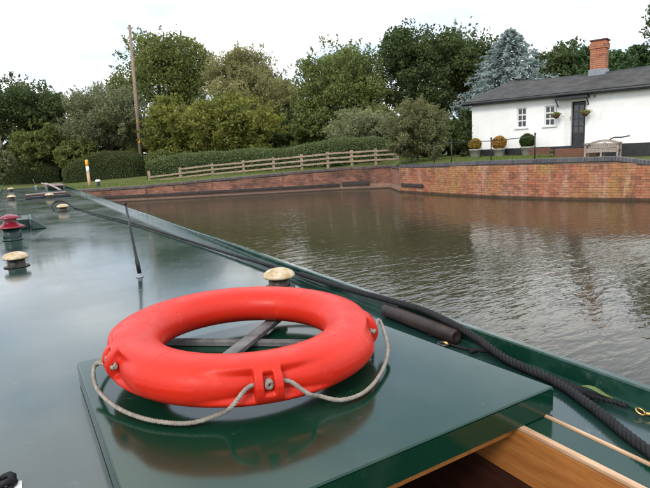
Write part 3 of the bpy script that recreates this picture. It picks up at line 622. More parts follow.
# pale plume
p = dist(-3, 175, 32); p.z = gz(p.x); q = empty('pampas_grass', p, 'pale pampas plume at the far left edge', 'plant')
mb = MB(); tp = dist(-1, 134, 32)
for i in range(5): mb.tube([p, p.lerp(tp, 0.6)+Vector((random.uniform(-.2, .2), 0, 0)), tp + Vector((random.uniform(-.25, .25), 0, random.uniform(-.5, 0)))], [0.02, 0.014, 0.006], 5)
mb.build('stalks', M['fol_hedge'], q)
tt = NP.random(500); Pq = np.array(tp)+np.stack([NP.normal(-.1, .07, 500), NP.normal(0, .07, 500), -tt*0.8], 1)
leaf_mesh('plume', Pq, 0.14, 0.3, M['fol_plume'], q, None, None, 0.5)

# ------------------------------------------------------------------ cottage
HA = R(20); HP = at(500, 154.5, 1.25); HS = Vector((-math.sin(HA), math.cos(HA), 0)); HN = Vector((math.cos(HA), math.sin(HA), 0)); UZ = Vector((0, 0, 1))
HG = 1.20
def H(s, n, z): p = Vector((HP.x, HP.y, 0)) + HS*s + HN*n; p.z = z; return p
def hb(mb, s0, s1, n0, n1, z0, z1): return mb.obox(H(0, 0, 0), HS, HN, UZ, (s0, s1), (n0, n1), (z0, z1))
house = empty('cottage', H(-3, 2.2, HG), 'low white cottage with dark slate roof and brick chimney beyond the canal wall', 'house')
SL, SR, EZ, DEP = 1.25, -10.5, 3.44, 4.8
W1 = (-1.09, -0.70, 2.31, 3.10); W2 = (-2.19, -1.79, 2.31, 3.09); DR = (-3.30, -2.80, 1.36, 3.16); W3 = (-8.2, -7.4, 2.2, 3.1)
holes = [W1, W2, DR, W3]
ss = sorted({SR, SL, *[h[0] for h in holes], *[h[1] for h in holes]}); zs = sorted({HG-0.3, EZ, *[h[2] for h in holes], *[h[3] for h in holes]})
mb = MB()
for i in range(len(ss)-1):
    for j in range(len(zs)-1):
        cs, cz = (ss[i]+ss[i+1])/2, (zs[j]+zs[j+1])/2
        if any(h[0] < cs < h[1] and h[2] < cz < h[3] for h in holes): continue
        mb.quad(H(ss[i], 0, zs[j]), H(ss[i], 0, zs[j+1]), H(ss[i+1], 0, zs[j+1]), H(ss[i+1], 0, zs[j]))
for h in holes:
    for a, b_ in (((h[0], h[2]), (h[1], h[2])), ((h[1], h[2]), (h[1], h[3])), ((h[1], h[3]), (h[0], h[3])), ((h[0], h[3]), (h[0], h[2]))):
        mb.quad(H(a[0], 0, a[1]), H(b_[0], 0, b_[1]), H(b_[0], 0.16, b_[1]), H(a[0], 0.16, a[1]))
mb.quad(H(SL, 0, HG-0.3), H(SL, DEP, HG-0.3), H(SL, DEP, EZ), H(SL, 0, EZ)); mb.quad(H(SR, DEP, HG-0.3), H(SR, 0, HG-0.3), H(SR, 0, EZ), H(SR, DEP/2, EZ+1), H(SR, DEP, EZ)); mb.quad(H(SL, DEP, HG-0.3), H(SR, DEP, HG-0.3), H(SR, DEP, EZ), H(SL, DEP, EZ))
mb.build('wall', M['whitewash'], house)
mb = MB(); hb(mb, DR[1]+0.002, SL+0.012, -0.018, 0.0, HG-0.3, 1.49); mb.build('plinth', M['black_paint'], house)
mb = MB(); hb(mb, SR, DR[0]-0.002, -0.018, 0.0, HG-0.3, 1.50); mb.build('plinth', M['black_paint'], house)
mb = MB(); hb(mb, SL, SL+0.012, 0.0, DEP, HG-0.3, 1.49); mb.build('plinth', M['black_paint'], house)
# roof: hipped at the left, sagging ridge
OV = 0.22; RZ = 4.36; rf = MB(); ns = 60; s_eL, s_r0, s_eR = SL+0.3, 0.62, SR-0.2
rows_n = 9
grid = {}
for i in range(ns+1):
    for j in range(rows_n+1):
        t = j/rows_n; left = s_eL + (s_r0-s_eL)*t; s = left + (s_eR-left)*(i/ns)
        sag = -0.07*math.sin(math.pi*min(max((0.62-s)/6.5, 0), 1))*t + 0.035*mnoise.noise(Vector((s*1.1, t*2, 3.3)))*t
        for side in (0, 1):
            nn_ = -OV + (DEP/2+OV)*t if side == 0 else DEP+OV - (DEP/2+OV)*t
            grid[(side, i, j)] = len(rf.v); rf.v.append(tuple(H(s, nn_, EZ+0.03 + (RZ-EZ-0.03)*t + sag)))
for side in (0, 1):
    for i in range(ns):
        for j in range(rows_n):
            f_ = (grid[(side, i, j)], grid[(side, i, j+1)], grid[(side, i+1, j+1)], grid[(side, i+1, j)]); rf.f.append(f_ if side == 0 else f_[::-1])
for j in range(rows_n): rf.f.append((grid[(1, 0, j)], grid[(1, 0, j+1)], grid[(0, 0, j+1)], grid[(0, 0, j)]))
roof = rf.build('roof', M['slate'], house); sm = roof.modifiers.new('thick', 'SOLIDIFY'); sm.thickness = 0.06; sm.offset = -1
mb = MB(); pts = [Vector(rf.v[grid[(0, i, rows_n)]])+Vector((0, 0, 0.01)) for i in range(0, ns+1)]; mb.tube(pts, 0.075, 8); mb.build('ridge_tile', M['slate'], roof, True)
mb = MB(); hb(mb, s_eR, s_eL, -OV-0.03, -OV+0.05, EZ-0.08, EZ+0.005); mb.build('fascia', M['black_paint'], house)
mb = MB(); mb.tube([H(s_eL+0.02, -OV-0.08, EZ-0.005), H(s_eR, -OV-0.08, EZ-0.005)], 0.05, 8); mb.build('gutter', M['black_paint'], house, True)
mb = MB(); hb(mb, s_eR, s_eL, -OV+0.05, -0.001, EZ-0.02, EZ+0.0); mb.build('soffit', M['black_paint'], house)
rs = random.Random(21); sl_ = MB(); nr_ = 15
def roofP(s, t, side, lift):
    sag = -0.07*math.sin(math.pi*min(max((0.62-s)/6.5, 0), 1))*t + 0.035*mnoise.noise(Vector((s*1.1, t*2, 3.3)))*t
    nn_ = -OV + (DEP/2+OV)*t if side == 0 else DEP+OV - (DEP/2+OV)*t
    return H(s, nn_, EZ+0.03 + (RZ-EZ-0.03)*t + sag + lift)
for side in (0, 1):
    for r0 in range(nr_):
        t0, t1 = (r0-0.05)/nr_, min((r0+1.12)/nr_, 1.0); s = s_eL + (s_r0-s_eL)*max(t0, 0) - rs.uniform(0.0, 0.2)*(r0 % 2)
        while s > -8.6:
            wS = 0.26; a, b_ = s, s-wS+0.006; s -= wS; j = rs.uniform(0, 0.006)
            lo, hi = 0.022+j, 0.006+j*0.5
            sl_.hexa([roofP(a, t0, side, lo-0.012), roofP(b_, t0, side, lo-0.012), roofP(b_, t1, side, hi-0.006), roofP(a, t1, side, hi-0.006), roofP(a, t0, side, lo+rs.uniform(0, .004)), roofP(b_, t0, side, lo+rs.uniform(0, .004)), roofP(b_, t1, side, hi), roofP(a, t1, side, hi)], rs.random())
tag(sl_.build('slates', M['slate_piece'], roof), kind='stuff')
# chimney of laid bricks
cs0, cs1, cn0, cn1, cz0, cz1 = -3.46, -2.90, DEP/2-0.29, DEP/2+0.29, 4.1, 5.62
core = MB(); hb(core, cs0+0.012, cs1-0.012, cn0+0.012, cn1-0.012, cz0, cz1-0.01)
chim = core.build('chimney', M['mortar'], roof)
bm_ = MB(); z = cz0; k = 0
while z < cz1-0.05:
    gr = 0.035 if z > cz1-0.33 and z < cz1-0.1 else 0.0
    for a0, a1, fixed, isn in ((cs0, cs1, cn0, 0), (cs0, cs1, cn1, 0), (cn0, cn1, cs0, 1), (cn0, cn1, cs1, 1)):
        u = a0-gr - (0.11 if k % 2 else 0)
        while u < a1+gr:
            u0, u1 = max(u, a0-gr)+0.004, min(u+0.225, a1+gr)-0.004; u += 0.225
            if u1-u0 < 0.03: continue
            sg = -1 if fixed in (cn0, cs0) else 1; pr = rng.uniform(0, 0.006)+gr
            lo, hi = sorted((fixed-sg*0.04, fixed+sg*pr))
            if isn: bm_.obox(H(0, 0, 0), HS, HN, UZ, (lo, hi), (u0, u1), (z, z+0.064), rng.random())
            else: bm_.obox(H(0, 0, 0), HS, HN, UZ, (u0, u1), (lo, hi), (z, z+0.064), rng.random())
    z += 0.075; k += 1
tag(bm_.build('chimney_brickwork', M['brick_chimney'], roof), kind='stuff')
mb = MB(); hb(mb, cs0-0.05, cs1+0.05, cn0-0.05, cn1+0.05, cz1-0.012, cz1+0.03); mb.build('chimney_cap', M['coping_stone'], roof)
mb = MB(); hb(mb, cs0-0.03, cs1+0.03, cn0-0.08, cn1+0.08, RZ-0.25, RZ+0.13); mb.build('flashing', M['lead'], roof)
def window(h):
    s0, s1, z0, z1 = h
    mb = MB(); fwd = 0.045
    for a in ((s0, s0+fwd, z0, z1), (s1-fwd, s1, z0, z1), (s0+fwd, s1-fwd, z0, z0+fwd), (s0+fwd, s1-fwd, z1-fwd, z1)): hb(mb, a[0], a[1], 0.05, 0.11, a[2], a[3])
    wn = mb.build('window', M['white_paint'], house)
    gw = (s1-s0-2*fwd)/2; gh = (z1-z0-2*fwd)/3; bars = MB()
    hb(bars, (s0+s1)/2-0.018, (s0+s1)/2+0.018, 0.06, 0.10, z0+fwd, z1-fwd)
    for k in (1, 2):
        zz = z0+fwd+gh*k
        hb(bars, s0+fwd, (s0+s1)/2-0.018, 0.06, 0.10, zz-0.024, zz+0.024); hb(bars, (s0+s1)/2+0.018, s1-fwd, 0.06, 0.10, zz-0.024, zz+0.024)
    bars.build('glazing_bars', M['white_paint'], wn)
    for i in range(2):
        for k in range(3):
            mb = MB(); hb(mb, s0+fwd+gw*i, s0+fwd+gw*(i+1), 0.082, 0.088, z0+fwd+gh*k, z0+fwd+gh*(k+1)); mb.build('pane', M['glass'], wn)
    mb = MB(); hb(mb, s0-0.08, s1+0.08, -0.06, 0.05, z0-0.05, z0-0.002); mb.build('sill', M['white_paint'], wn)
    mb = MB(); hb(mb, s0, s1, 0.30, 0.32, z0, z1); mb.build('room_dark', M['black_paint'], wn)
window(W1); window(W2); window(W3)
# door
s0, s1, z0, z1 = DR
mb = MB(); hb(mb, s0+0.04, s1-0.04, 0.10, 0.14, z0+0.02, z1-0.04); door = mb.build('door', M['black_paint'], house)
for k in range(4):
    for i in range(2):
        ww = (s1-s0-0.08-0.12)/2; mb = MB(); a = s0+0.08+i*(ww+0.04); b0 = z0+0.62+k*0.27
        hb(mb, a, a+ww, 0.094, 0.099, b0, b0+0.23); mb.build('pane', M['glass'], door)
mb = MB(); hb(mb, s0+0.08, s1-0.08, 0.088, 0.099, z0+0.1, z0+0.5); mb.build('lower_panel', M['black_paint'], door, bevel=0.006)
mb = MB(); mb.lathe(H(s0+0.09, 0.08, z0+0.9), [(0.02, -0.03), (0.03, 0), (0.02, 0.03)], 10); mb.build('handle', M['brass'], door, True)
mb = MB(); hb(mb, s1, s1+0.24, -0.03, 0.0, 1.5, z1); mb.build('door_surround', M['white_paint'], house)
mb = MB(); hb(mb, s1+0.002, s1+0.05, -0.035, -0.0305, 2.45, 2.62); mb.build('door_sign', M['brass_cap'], house)
mb = MB(); hb(mb, s0-0.14, s1+0.55, -0.42, -0.002, 3.26, 3.30)
mb.hexa([H(s0-0.14, -0.42, 3.302), H(s1+0.55, -0.42, 3.302), H(s1+0.55, -0.002, 3.302), H(s0-0.14, -0.002, 3.302), H(s0-0.1, -0.36, 3.34), H(s1+0.5, -0.36, 3.34), H(s1+0.5, -0.002, 3.42), H(s0-0.1, -0.002, 3.42)])
can = mb.build('door_canopy', M['black_paint'], house)
for s_ in (s0-0.1, s1+0.5):
    mb = MB(); mb.tube([H(s_, -0.02, 3.02), H(s_, -0.36, 3.255)], 0.025, 6); mb.build('bracket', M['black_paint'], can)
mb = MB(); hb(mb, s1+0.36, s1+0.46, -0.1, -0.002, 3.44, 3.56); mb.build('lamp', M['lead'], house)
mb = MB(); hb(mb, -3.64, -3.56, -0.03, -0.002, 3.24, 3.33); mb.build('vent_plate', M['stone_pot'], house)
# hanging baskets
for s_, n_, lab in ((-2.32, -0.28, 'hanging basket left of the cottage door'), (-3.36, -0.28, 'hanging basket right of the cottage door')):
    c = H(s_, n_, 2.68); q = empty('hanging_basket', c, lab, 'basket')
    MB().lathe(c, [(0.03, -0.12), (0.09, -0.09), (0.14, 0), (0.15, 0.02)], 16).build('bowl', M['basket'], q, True)
    tag(leaf_mesh('flowers', np.array(c)+NP.normal(0, 0.07, (350, 3))*[1.2, 1.2, 0.45]+[0, 0, 0.05], 0.06, 0.6, M['fol_olive'], q), kind='stuff')
    mb = MB(); mb.tube([H(s_, -0.0, 3.0), H(s_, n_, 3.02)], 0.012, 5); mb.tube([H(s_, n_, 3.02), c], 0.006, 5); mb.build('bracket', M['black_plastic'], q)
# doorstep bricks
q = empty('brick_steps', H(-2.9, -0.5, HG), 'low red brick steps below the black cottage door', 'steps')
mb = MB(); hb(mb, -3.75, -2.45, -0.85, -0.02, HG-0.25, HG+0.20); mb.build('lower_step', M['brick_step'], q, bevel=0.01)
mb = MB(); hb(mb, -3.55, -2.65, -0.45, -0.02, HG+0.205, HG+0.3); mb.build('upper_step', M['black_paint'], q, bevel=0.01)
q = empty('brick_planter', H(-2.2, -0.7, HG), 'low red brick planter left of the cottage steps', 'planter')
for i in range(5):
    for k in range(4):
        mb = MB(); off = 0.11 if k % 2 else 0; a = -2.42+off+i*0.16
        hb(mb, a, a+0.152, -0.95, -0.82+rng.uniform(0, .01), HG+k*0.075-0.02, HG+k*0.075+0.045); mb.build('brick', M['brick_step'], q)
# potted topiary
def topiary(px, yb, yt, wpx, kind, lab):
    g0 = Vector((HP.x, HP.y, 0)); n = HN; d = ray(px, yb); off = -0.55
    t = (n.dot(Vector((HP.x, HP.y, 0))) + off)/(n.x*d.x+n.y*d.y); p = Vector((d.x*t, d.y*t, HG)); ztop = CZ + ray(px, yt).z*t; Dp = t*F
    rb = wpx/2*t; c = Vector((p.x, p.y, ztop-rb)); q = empty('potted_topiary', p, lab, 'topiary', 'potted topiary balls along the cottage')
    ph = c.z - rb*0.75 - p.z
    MB().lathe(p, [(0.17, -0.03), (0.19, 0.0), (0.235, ph*0.8), (0.26, ph*0.82), (0.26, ph), (0.22, ph), (0.2, ph-0.04)], 24).build('pot', M['stone_pot'], q, True)
    d_ = unit(3500); P = np.array(c) + d_*np.array([rb, rb, rb*0.95])*(0.88+np.abs(NP.normal(0, 0.07, 3500))+0.07*np.sin(d_[:, 0]*4+px)*np.sin(d_[:, 2]*5+d_[:, 1]*3))[:, None]
    leaf_mesh('ball', P, 0.05, 0.6, M['fol_'+kind], q, d_, None, 0, 0.4)
    MB().lathe(c, [(rb*0.86*math.sin(math.pi*i/10)+0.001, -rb*0.82*math.cos(math.pi*i/10)) for i in range(11)], 16).build('ball_core', M['hedge_core'], q, True)
topiary(475, 154, 138, 12.5, 'gold', 'small yellow-green topiary ball in a stone pot, leftmost of three')
topiary(499, 154, 135.5, 14.5, 'orange', 'orange topiary ball in a stone pot, middle of three')
topiary(527, 153, 133.5, 14.5, 'box', 'round green topiary ball in a stone pot, nearest the cottage windows')
# iron railing above the wall
q = empty('iron_railing', at(491.6, 159, 1.18), 'black iron post and rail on the grass above the brick wall', 'railing')
tops = []
for px, yb_, yt_ in ((436, 163, 143.5), (452, 162, 141), (491.6, 160.5, 139), (535.5, 158.5, 134.5)):
    zc = topz_r(float(np.interp(px, [400, 450, 500, 570], [16.7, 13.9, 11.8, 9.7]))); b0 = at(px, yb_, zc)
    k = math.hypot(b0.x, b0.y); wpx = at(px, 197, 0); k2 = math.hypot(wpx.x, wpx.y)
    wall_pt = [Vector((float(np.interp(px, [400, 450, 500, 570], [p.x for p in WALL_R[:4]])), float(np.interp(px, [400, 450, 500, 570], [p.y for p in WALL_R[:4]])), 0))][0]
    b0 = wall_pt + (wall_pt-Vector((0,0,0))).normalized()*0.55; b0.z = zc-0.1
    d = ray(px, yt_); tz = CZ + d.z*math.hypot(b0.x, b0.y)/math.hypot(d.x, d.y)
    MB().tube([b0, (b0.x, b0.y, tz)], 0.021, 8).lathe((b0.x, b0.y, tz), [(0.015, -0.01), (0.034, 0.015), (0.034, 0.035), (0.01, 0.06)], 10).build('post', M['black_paint'], q, True)
    tops.append(Vector((b0.x, b0.y, tz)))
for a, b_ in zip(tops[:-1], tops[1:]):
    MB().tube([a-Vector((0,0,.06)), b_-Vector((0,0,.06))], 0.013, 8).build('rail', M['black_paint'], q, True)
# dark gate left of the cottage
q = empty('timber_gate', H(1.55, 0.3, HG), 'dark boarded gate at the left corner of the cottage', 'gate')
for i in range(5):
    mb = MB(); hb(mb, 1.34+i*0.105, 1.34+i*0.105+0.1, 0.2, 0.23, HG-0.1, HG+1.35+0.02*(i % 2)); mb.build('board', M['black_paint'], q)
mb = MB(); hb(mb, 1.33, 1.87, 0.232, 0.26, HG+0.3, HG+0.4); hb(mb, 1.33, 1.87, 0.232, 0.26, HG+1.0, HG+1.1); mb.build('ledge', M['black_paint'], q)
# garden bench
bn = -1.55; HB = 1.02
def on_n(px, n_):
    d = ray(px, 150); t = (HN.dot(Vector((HP.x, HP.y, 0)))+n_)/(HN.x*d.x+HN.y*d.y); return (Vector((d.x*t, d.y*t, 0))-Vector((HP.x, HP.y, 0))).dot(HS), t
bs1, tb = on_n(586, bn); bs0, _ = on_n(620, bn)
q = empty('garden_bench', H((bs0+bs1)/2, bn, HB), 'pale weathered wooden garden bench in front of the cottage', 'bench')
bt = CZ + ray(603, 140).z*tb; sz = HB + (bt-HB)*0.50
for s_ in (bs0, (bs0+bs1)/2-0.03, bs1-0.06):
    mb = MB(); hb(mb, s_, s_+0.06, bn-0.28, bn-0.22, HB-0.05, sz if s_ not in (bs0, bs1-0.06) else sz+0.2); mb.build('leg', M['bench_wood'], q, bevel=0.006)
    mb = MB(); hb(mb, s_, s_+0.06, bn+0.22, bn+0.28, HB-0.05, bt-0.08); mb.build('leg', M['bench_wood'], q, bevel=0.006)
for s_ in (bs0, bs1-0.06): mb = MB(); hb(mb, s_-0.01, s_+0.07, bn-0.34, bn+0.30, sz+0.2, sz+0.24); mb.build('armrest', M['bench_wood'], q, bevel=0.008)
for k in range(5): mb = MB(); hb(mb, bs0+0.002, bs1-0.002, bn-0.27+k*0.1, bn-0.19+k*0.1, sz, sz+0.03); mb.build('seat_slat', M['bench_wood'], q)
mb = MB(); hb(mb, bs0+0.07, bs1-0.07, bn-0.275, bn-0.235, sz-0.09, sz-0.005); mb.build('apron', M['bench_wood'], q)
mb = MB(); nseg = 14
for i in range(nseg):
    t0, t1 = i/nseg, (i+1)/nseg; f_ = lambda t: bt-0.10+0.12*math.sin(math.pi*t)
    A = [bs0+(bs1-bs0)*t0, bs0+(bs1-bs0)*t1]
    mb.hexa([H(A[0], bn+0.2, f_(t0)-0.08), H(A[1], bn+0.2, f_(t1)-0.08), H(A[1], bn+0.25, f_(t1)-0.08), H(A[0], bn+0.25, f_(t0)-0.08), H(A[0], bn+0.2, f_(t0)), H(A[1], bn+0.2, f_(t1)), H(A[1], bn+0.25, f_(t1)), H(A[0], bn+0.25, f_(t0))])
mb.build('top_rail', M['bench_wood'], q)
ns_ = 13
for i in range(ns_):
    s_ = bs0+0.1+(bs1-bs0-0.26)*i/(ns_-1); mb = MB(); hb(mb, s_, s_+0.055, bn+0.21, bn+0.235, sz+0.08, bt-0.10); mb.build('back_slat', M['bench_wood'], q)
mb = MB(); hb(mb, bs0+0.06, bs1-0.06, bn+0.205, bn+0.245, sz+0.05, sz+0.10); mb.build('lower_rail', M['bench_wood'], q)
p0 = H(bs0+0.35, bn+0.23, bt+0.02); q = empty('dark_branch', p0, 'dark bent stick lying on top of the garden bench', 'stick')
MB().tube(smooth([H(bs0+0.42, bn+0.23, bt-0.02), H(bs0+0.25, bn+0.2, bt+0.07), H(bs0+0.0, bn+0.15, bt+0.07), H(bs0-0.25, bn+0.1, bt+0.11)], 0.05), 0.022, 7).build('stick', M['black_plastic'], q, True)

# ------------------------------------------------------------------ narrowboat
ZR = 1.22; ZH = 1.285; Y0, Y1 = 0.05, 17.0; XL, XR = -0.22, 1.16
boat = empty('narrowboat', (0.5, 8, 0), 'long dark green narrowboat seen along its glossy roof', 'boat')
MX = XL+XR
OX0, OX1, OY1 = 0.19, 0.885, 1.5
mb = MB()
def strip(x0, x1, ya, yb, step=0.5):
    k = max(1, int((yb-ya)/step))
    for i in range(k):
        a, b_ = ya+(yb-ya)*i/k, ya+(yb-ya)*(i+1)/k; mb.quad((x0, a, ZR), (x1, a, ZR), (x1, b_, ZR), (x0, b_, ZR))
strip(XL, OX0-0.02, Y0, Y1); strip(0.982, XR, Y0, Y1); strip(OX0-0.02, 0.982, OY1, Y1)
mb.build('roof', M['roof_paint'], boat)
for sgn, name in ((1, 'right'), (-1, 'left')):
    prof = [(XR-0.004, ZR-0.01), (XR-0.004, ZR+0.003), (XR+0.010, ZR+0.006), (XR+0.014, ZR+0.047), (XR+0.018, ZR+0.051), (XR+0.036, ZR+0.051), (XR+0.040, ZR+0.046), (XR+0.040, ZR-0.03), (XR-0.004, ZR-0.03)]
    if sgn < 0: prof = [(MX-x, z) for x, z in prof]
    mb = MB(); ny = 24; npf = len(prof)
    for i in range(ny+1):
        y = Y0 + (16.6-Y0)*i/ny; wob = 0.0015*math.sin(i*1.7)
        for x, z in prof: mb.v.append((x+wob, y, z+wob))
    for i in range(ny):
        for k in range(npf):
            k2 = (k+1) % npf; mb.f.append((i*npf+k, i*npf+k2, (i+1)*npf+k2, (i+1)*npf+k))
    mb.f.append(tuple(range(npf))); mb.f.append(tuple(range(ny*npf, ny*npf+npf))[::-1])
    mb.build('handrail', M['rail_paint'], boat)
    xa, xb, xc, xd = (XR+0.036, XR+0.12, XR+0.26, XR+0.27) if sgn > 0 else (XL-0.036, XL-0.12, XL-0.26, XL-0.27)
    MB().quad((xa, Y0, ZR-0.031), (xa, Y1, ZR-0.031), (xb, Y1, 0.66), (xb, Y0, 0.66)).build('cabin_side', M['hatch_paint'], boat)
    MB().quad((xb, -1.6, 0.66), (xb, 17.5, 0.66), (xc, 17.5, 0.64), (xc, -1.6, 0.64)).build('gunwale', M['hull_black'], boat)
hp = [(-0.3, -1.6), (1.30, -1.6), (1.42, -1.0), (1.42, 17), (1.2, 18.6), (0.47, 20.2), (-0.3, 18.6), (-0.48, 17), (-0.48, -1.0)]
mb = MB(); k = len(hp)
for z in (-0.4, 0.639): mb.v += [(x, y, z) for x, y in hp]
for i in range(k): j = (i+1) % k; mb.f.append((i, j, k+j, k+i))
mb.f.append(tuple(range(k, 2*k)) if False else tuple(range(k))[::-1])
mb.build('hull', M['hull_black'], boat)
MB().quad((-0.4, 17, 0.62), (1.42, 17, 0.62), (0.51, 20.1, 0.7)).build('fore_deck', M['rail_paint'], boat)
MB().quad((-0.26, Y1, 0.6), (1.2, Y1, 0.6), (1.19, Y1, ZR), (-0.25, Y1, ZR)).build('fore_bulkhead', M['hatch_paint'], boat)
# hatch opening: lining, runner strips, dark cabin
for name, x0, x1, z0, z1, mt, bv in (('bead', 0.973, 0.981, ZR-0.02, ZR+0.003, 'pale_wood', 0.002), ('hatch_runner', 0.905, 0.972, ZR-0.03, ZR-0.001, 'hatch_paint', 0.002),
                                    ('lining_trim', 0.8885, 0.904, ZR-0.010, ZR+0.001, 'pale_wood', 0.003), ('lining_board', 0.889, 0.9035, 1.092, ZR-0.0105, 'varnished_wood', 0.002)):
    MB().box(x0, x1, Y0, 1.49, z0, z1).build(name, M[mt], boat, bevel=bv)
MB().box(0.894, 0.91, Y0, 1.5, 0.2, 1.09).build('cabin_lining', M['dark_wood'], boat)
MB().box(0.17, 0.189, Y0, 1.5, 0.2, ZR-0.002).build('cabin_lining', M['dark_wood'], boat)
MB().box(0.19, 0.893, 1.46, 1.49, 0.2, ZR-0.004).build('cabin_lining', M['dark_wood'], boat)
MB().box(0.19, 0.893, Y0, 1.46, 0.18, 0.2).build('cabin_floor', M['dark_wood'], boat)
MB().box(0.19, 0.893, 0.9, 1.46, 0.2, 0.62).build('cabin_step', M['dark_wood'], boat, bevel=0.01)
# sliding hatch
HX0, HX1, HY0, HY1 = 0.09, 1.0, 0.712, 1.59
t_ = 0.006; HXF = 0.938                        # the front right corner sits a little further in
def hx(y): return HX1 + (HXF-HX1)*(y-HY0)/(HY1-HY0)
def hp4(xa, xb, ya, yb, z0, z1): return MB().hexa([(xa(ya), ya, z0), (xb(ya), ya, z0), (xb(yb), yb, z0), (xa(yb), yb, z0), (xa(ya), ya, z1), (xb(ya), ya, z1), (xb(yb), yb, z1), (xa(yb), yb, z1)])
L0 = lambda y: HX0
hatch = hp4(L0, hx, HY0, HY1, ZH-t_, ZH).build('sliding_hatch', M['hatch_paint'], boat, bevel=0.003)
for fa, fb_, y0, y1 in ((L0, lambda y: HX0+0.008, HY0, HY1), (lambda y: hx(y)-0.008, hx, HY0, HY1), (lambda y: HX0+0.0085, lambda y: hx(y)-0.0085, HY1-0.008, HY1)):
    hp4(fa, fb_, y0, y1, ZR+0.006, ZH-t_-0.0005).build('skirt', M['hatch_paint'], hatch)
MB().box(HX0+0.0085, HX1-0.0088, HY0, HY0+0.008, ZR+0.002, ZH-t_-0.0005).build('rear_lip', M['hatch_paint'], hatch)
MB().box(HX0+0.02, HX1-0.10, HY0+0.022, HY0+0.04, ZR-0.028, ZH-t_-0.001).build('wood_lip', M['varnished_wood'], hatch, bevel=0.002)
hp4(lambda y: HX0+0.02, lambda y: hx(y)-0.02, HY0+0.041, HY1-0.01, ZH-0.02, ZH-t_-0.001).build('hatch_lining', M['varnished_wood'], hatch)
# mushroom vents
def vent(loc, s=1.0):
    v = empty('mushroom_vent', Vector(loc)-origin(boat)); v.parent = boat
    c = Vector(loc)
    MB().lathe(c, [(0.072*s, 0.0015), (0.074*s, 0.004), (0.070*s, 0.007), (0.052*s, 0.008), (0.050*s, 0.012), (0.050*s, 0.058)], 36).build('stem', M['vent_body'], v, True)
    pr = [(0.048, 0.059), (0.072, 0.053), (0.0755, 0.057), (0.0745, 0.064), (0.066, 0.076), (0.052, 0.085), (0.034, 0.091), (0.014, 0.094), (0.002, 0.0945)]
    MB().lathe(c, [(a*s, z) for a, z in pr], 40).build('cap', M['brass_cap'], v, True)
    return v
v0 = vent((1.01, 2.17, ZR))
for x, y in (tuple(at(17, 266.5, ZR))[:2], (0.54, 7.77), (0.57, 11.0), (-0.04, 11.4), (-0.04, 15.3)): copy_tree(v0, boat, Vector((x, y, ZR))-origin(boat))
# flue with crimson cowl
c = Vector((-0.055, 5.2, ZR)); fl = empty('stove_flue', c-origin(boat)); fl.parent = boat
MB().lathe(c, [(0.078, 0.001), (0.078, 0.008), (0.071, 0.010), (0.070, 0.02), (0.070, 0.115)], 32).build('flue_body', M['dark_green'], fl, True)
MB().lathe(c, [(0.07, 0.116), (0.110, 0.108), (0.113, 0.113), (0.090, 0.124), (0.062, 0.140), (0.050, 0.16), (0.046, 0.185), (0.048, 0.192), (0.086, 0.186), (0.090, 0.191), (0.055, 0.208), (0.012, 0.222)], 36).build('cowl', M['crimson'], fl, True)
# aerial
c = at(140, 277, ZR); ae = empty('aerial', c-origin(boat)); ae.parent = boat
tp = dist(125.5, 204, (c-Vector((0, 0, CZ))).dot(fw)*0.99)
MB().lathe(c, [(0.022, 0.0008), (0.022, 0.003), (0.014, 0.005), (0.013, 0.016), (0.010, 0.022)], 24).build('base', M['lead'], ae, True)
a_ = c+Vector((0, 0, 0.02)); MB().tube([a_, a_.lerp(tp, 0.15), a_.lerp(tp, 0.22), a_.lerp(tp, 0.6), tp], [0.011, 0.0115, 0.008, 0.0065, 0.0055], 12).tube([tp, tp+(tp-a_)*0.02], 0.010, 10).build('whip', M['black_plastic'], ae, True)
# small roof box with open lid
c = Vector((0.06, 6.15, ZR)); bx_ = empty('roof_box', c-origin(boat)); bx_.parent = boat
MB().box(-0.02, 0.10, 6.0, 6.5, ZR+0.002, ZR+0.095).build('box_body', M['dark_green'], bx_, bevel=0.006)
MB().hexa([(0.12, 5.85, ZR+0.004), (0.24, 5.85, ZR+0.004), (0.24, 6.5, ZR+0.004), (0.12, 6.5, ZR+0.004), (0.105, 5.88, ZR+0.1), (0.12, 5.88, ZR+0.1), (0.13, 6.5, ZR+0.1), (0.105, 6.5, ZR+0.1)]).build('lid', M['dark_green'], bx_, bevel=0.004)
# fore hatch and things at the bow
MB().box(0.74, 1.08, 14.6, 15.9, ZR+0.002, ZR+0.07).build('fore_hatch_coaming', M['dark_green'], boat, bevel=0.01)
MB().box(0.70, 1.13, 14.5, 16.0, ZR+0.072, ZR+0.10).build('fore_hatch_lid', M['brown_board'], boat, bevel=0.008)
c = Vector((0.56, 16.6, ZR)); MB().lathe(c, [(0.04, 0.002), (0.03, 0.02), (0.03, 0.045), (0.015, 0.06)], 16).tube([c+Vector((0, 0, .05)), c+Vector((-0.05, 0, 0.24))], 0.004, 6).build('navigation_light', M['lead'], boat, True)
q = empty('gangplank', (0.55, 11.5, ZR), 'brown plank lying across the boat roof beyond the mushroom vents', 'plank')
MB().box(0.20, 0.90, 11.35, 11.75, ZR+0.047, ZR+0.075).build('board', M['brown_board'], q, bevel=0.006)
for y in (11.12, 11.6): MB().box(0.18, 0.94, y, y+0.1, ZR+0.003, ZR+0.045).build('batten', M['black_paint'], q, bevel=0.004)
q = empty('boat_hook', (0.8, 14.5, ZR), 'pale bent pole leaning on the brown fore hatch', 'pole')
MB().tube(smooth([(0.70, 16.2, ZR+0.115), (0.72, 15.2, ZR+0.13), (0.80, 14.4, ZR+0.12), (0.93, 13.4, ZR+0.03)], 0.1), 0.022, 8).build('shaft', M['bench_wood'], q, True)
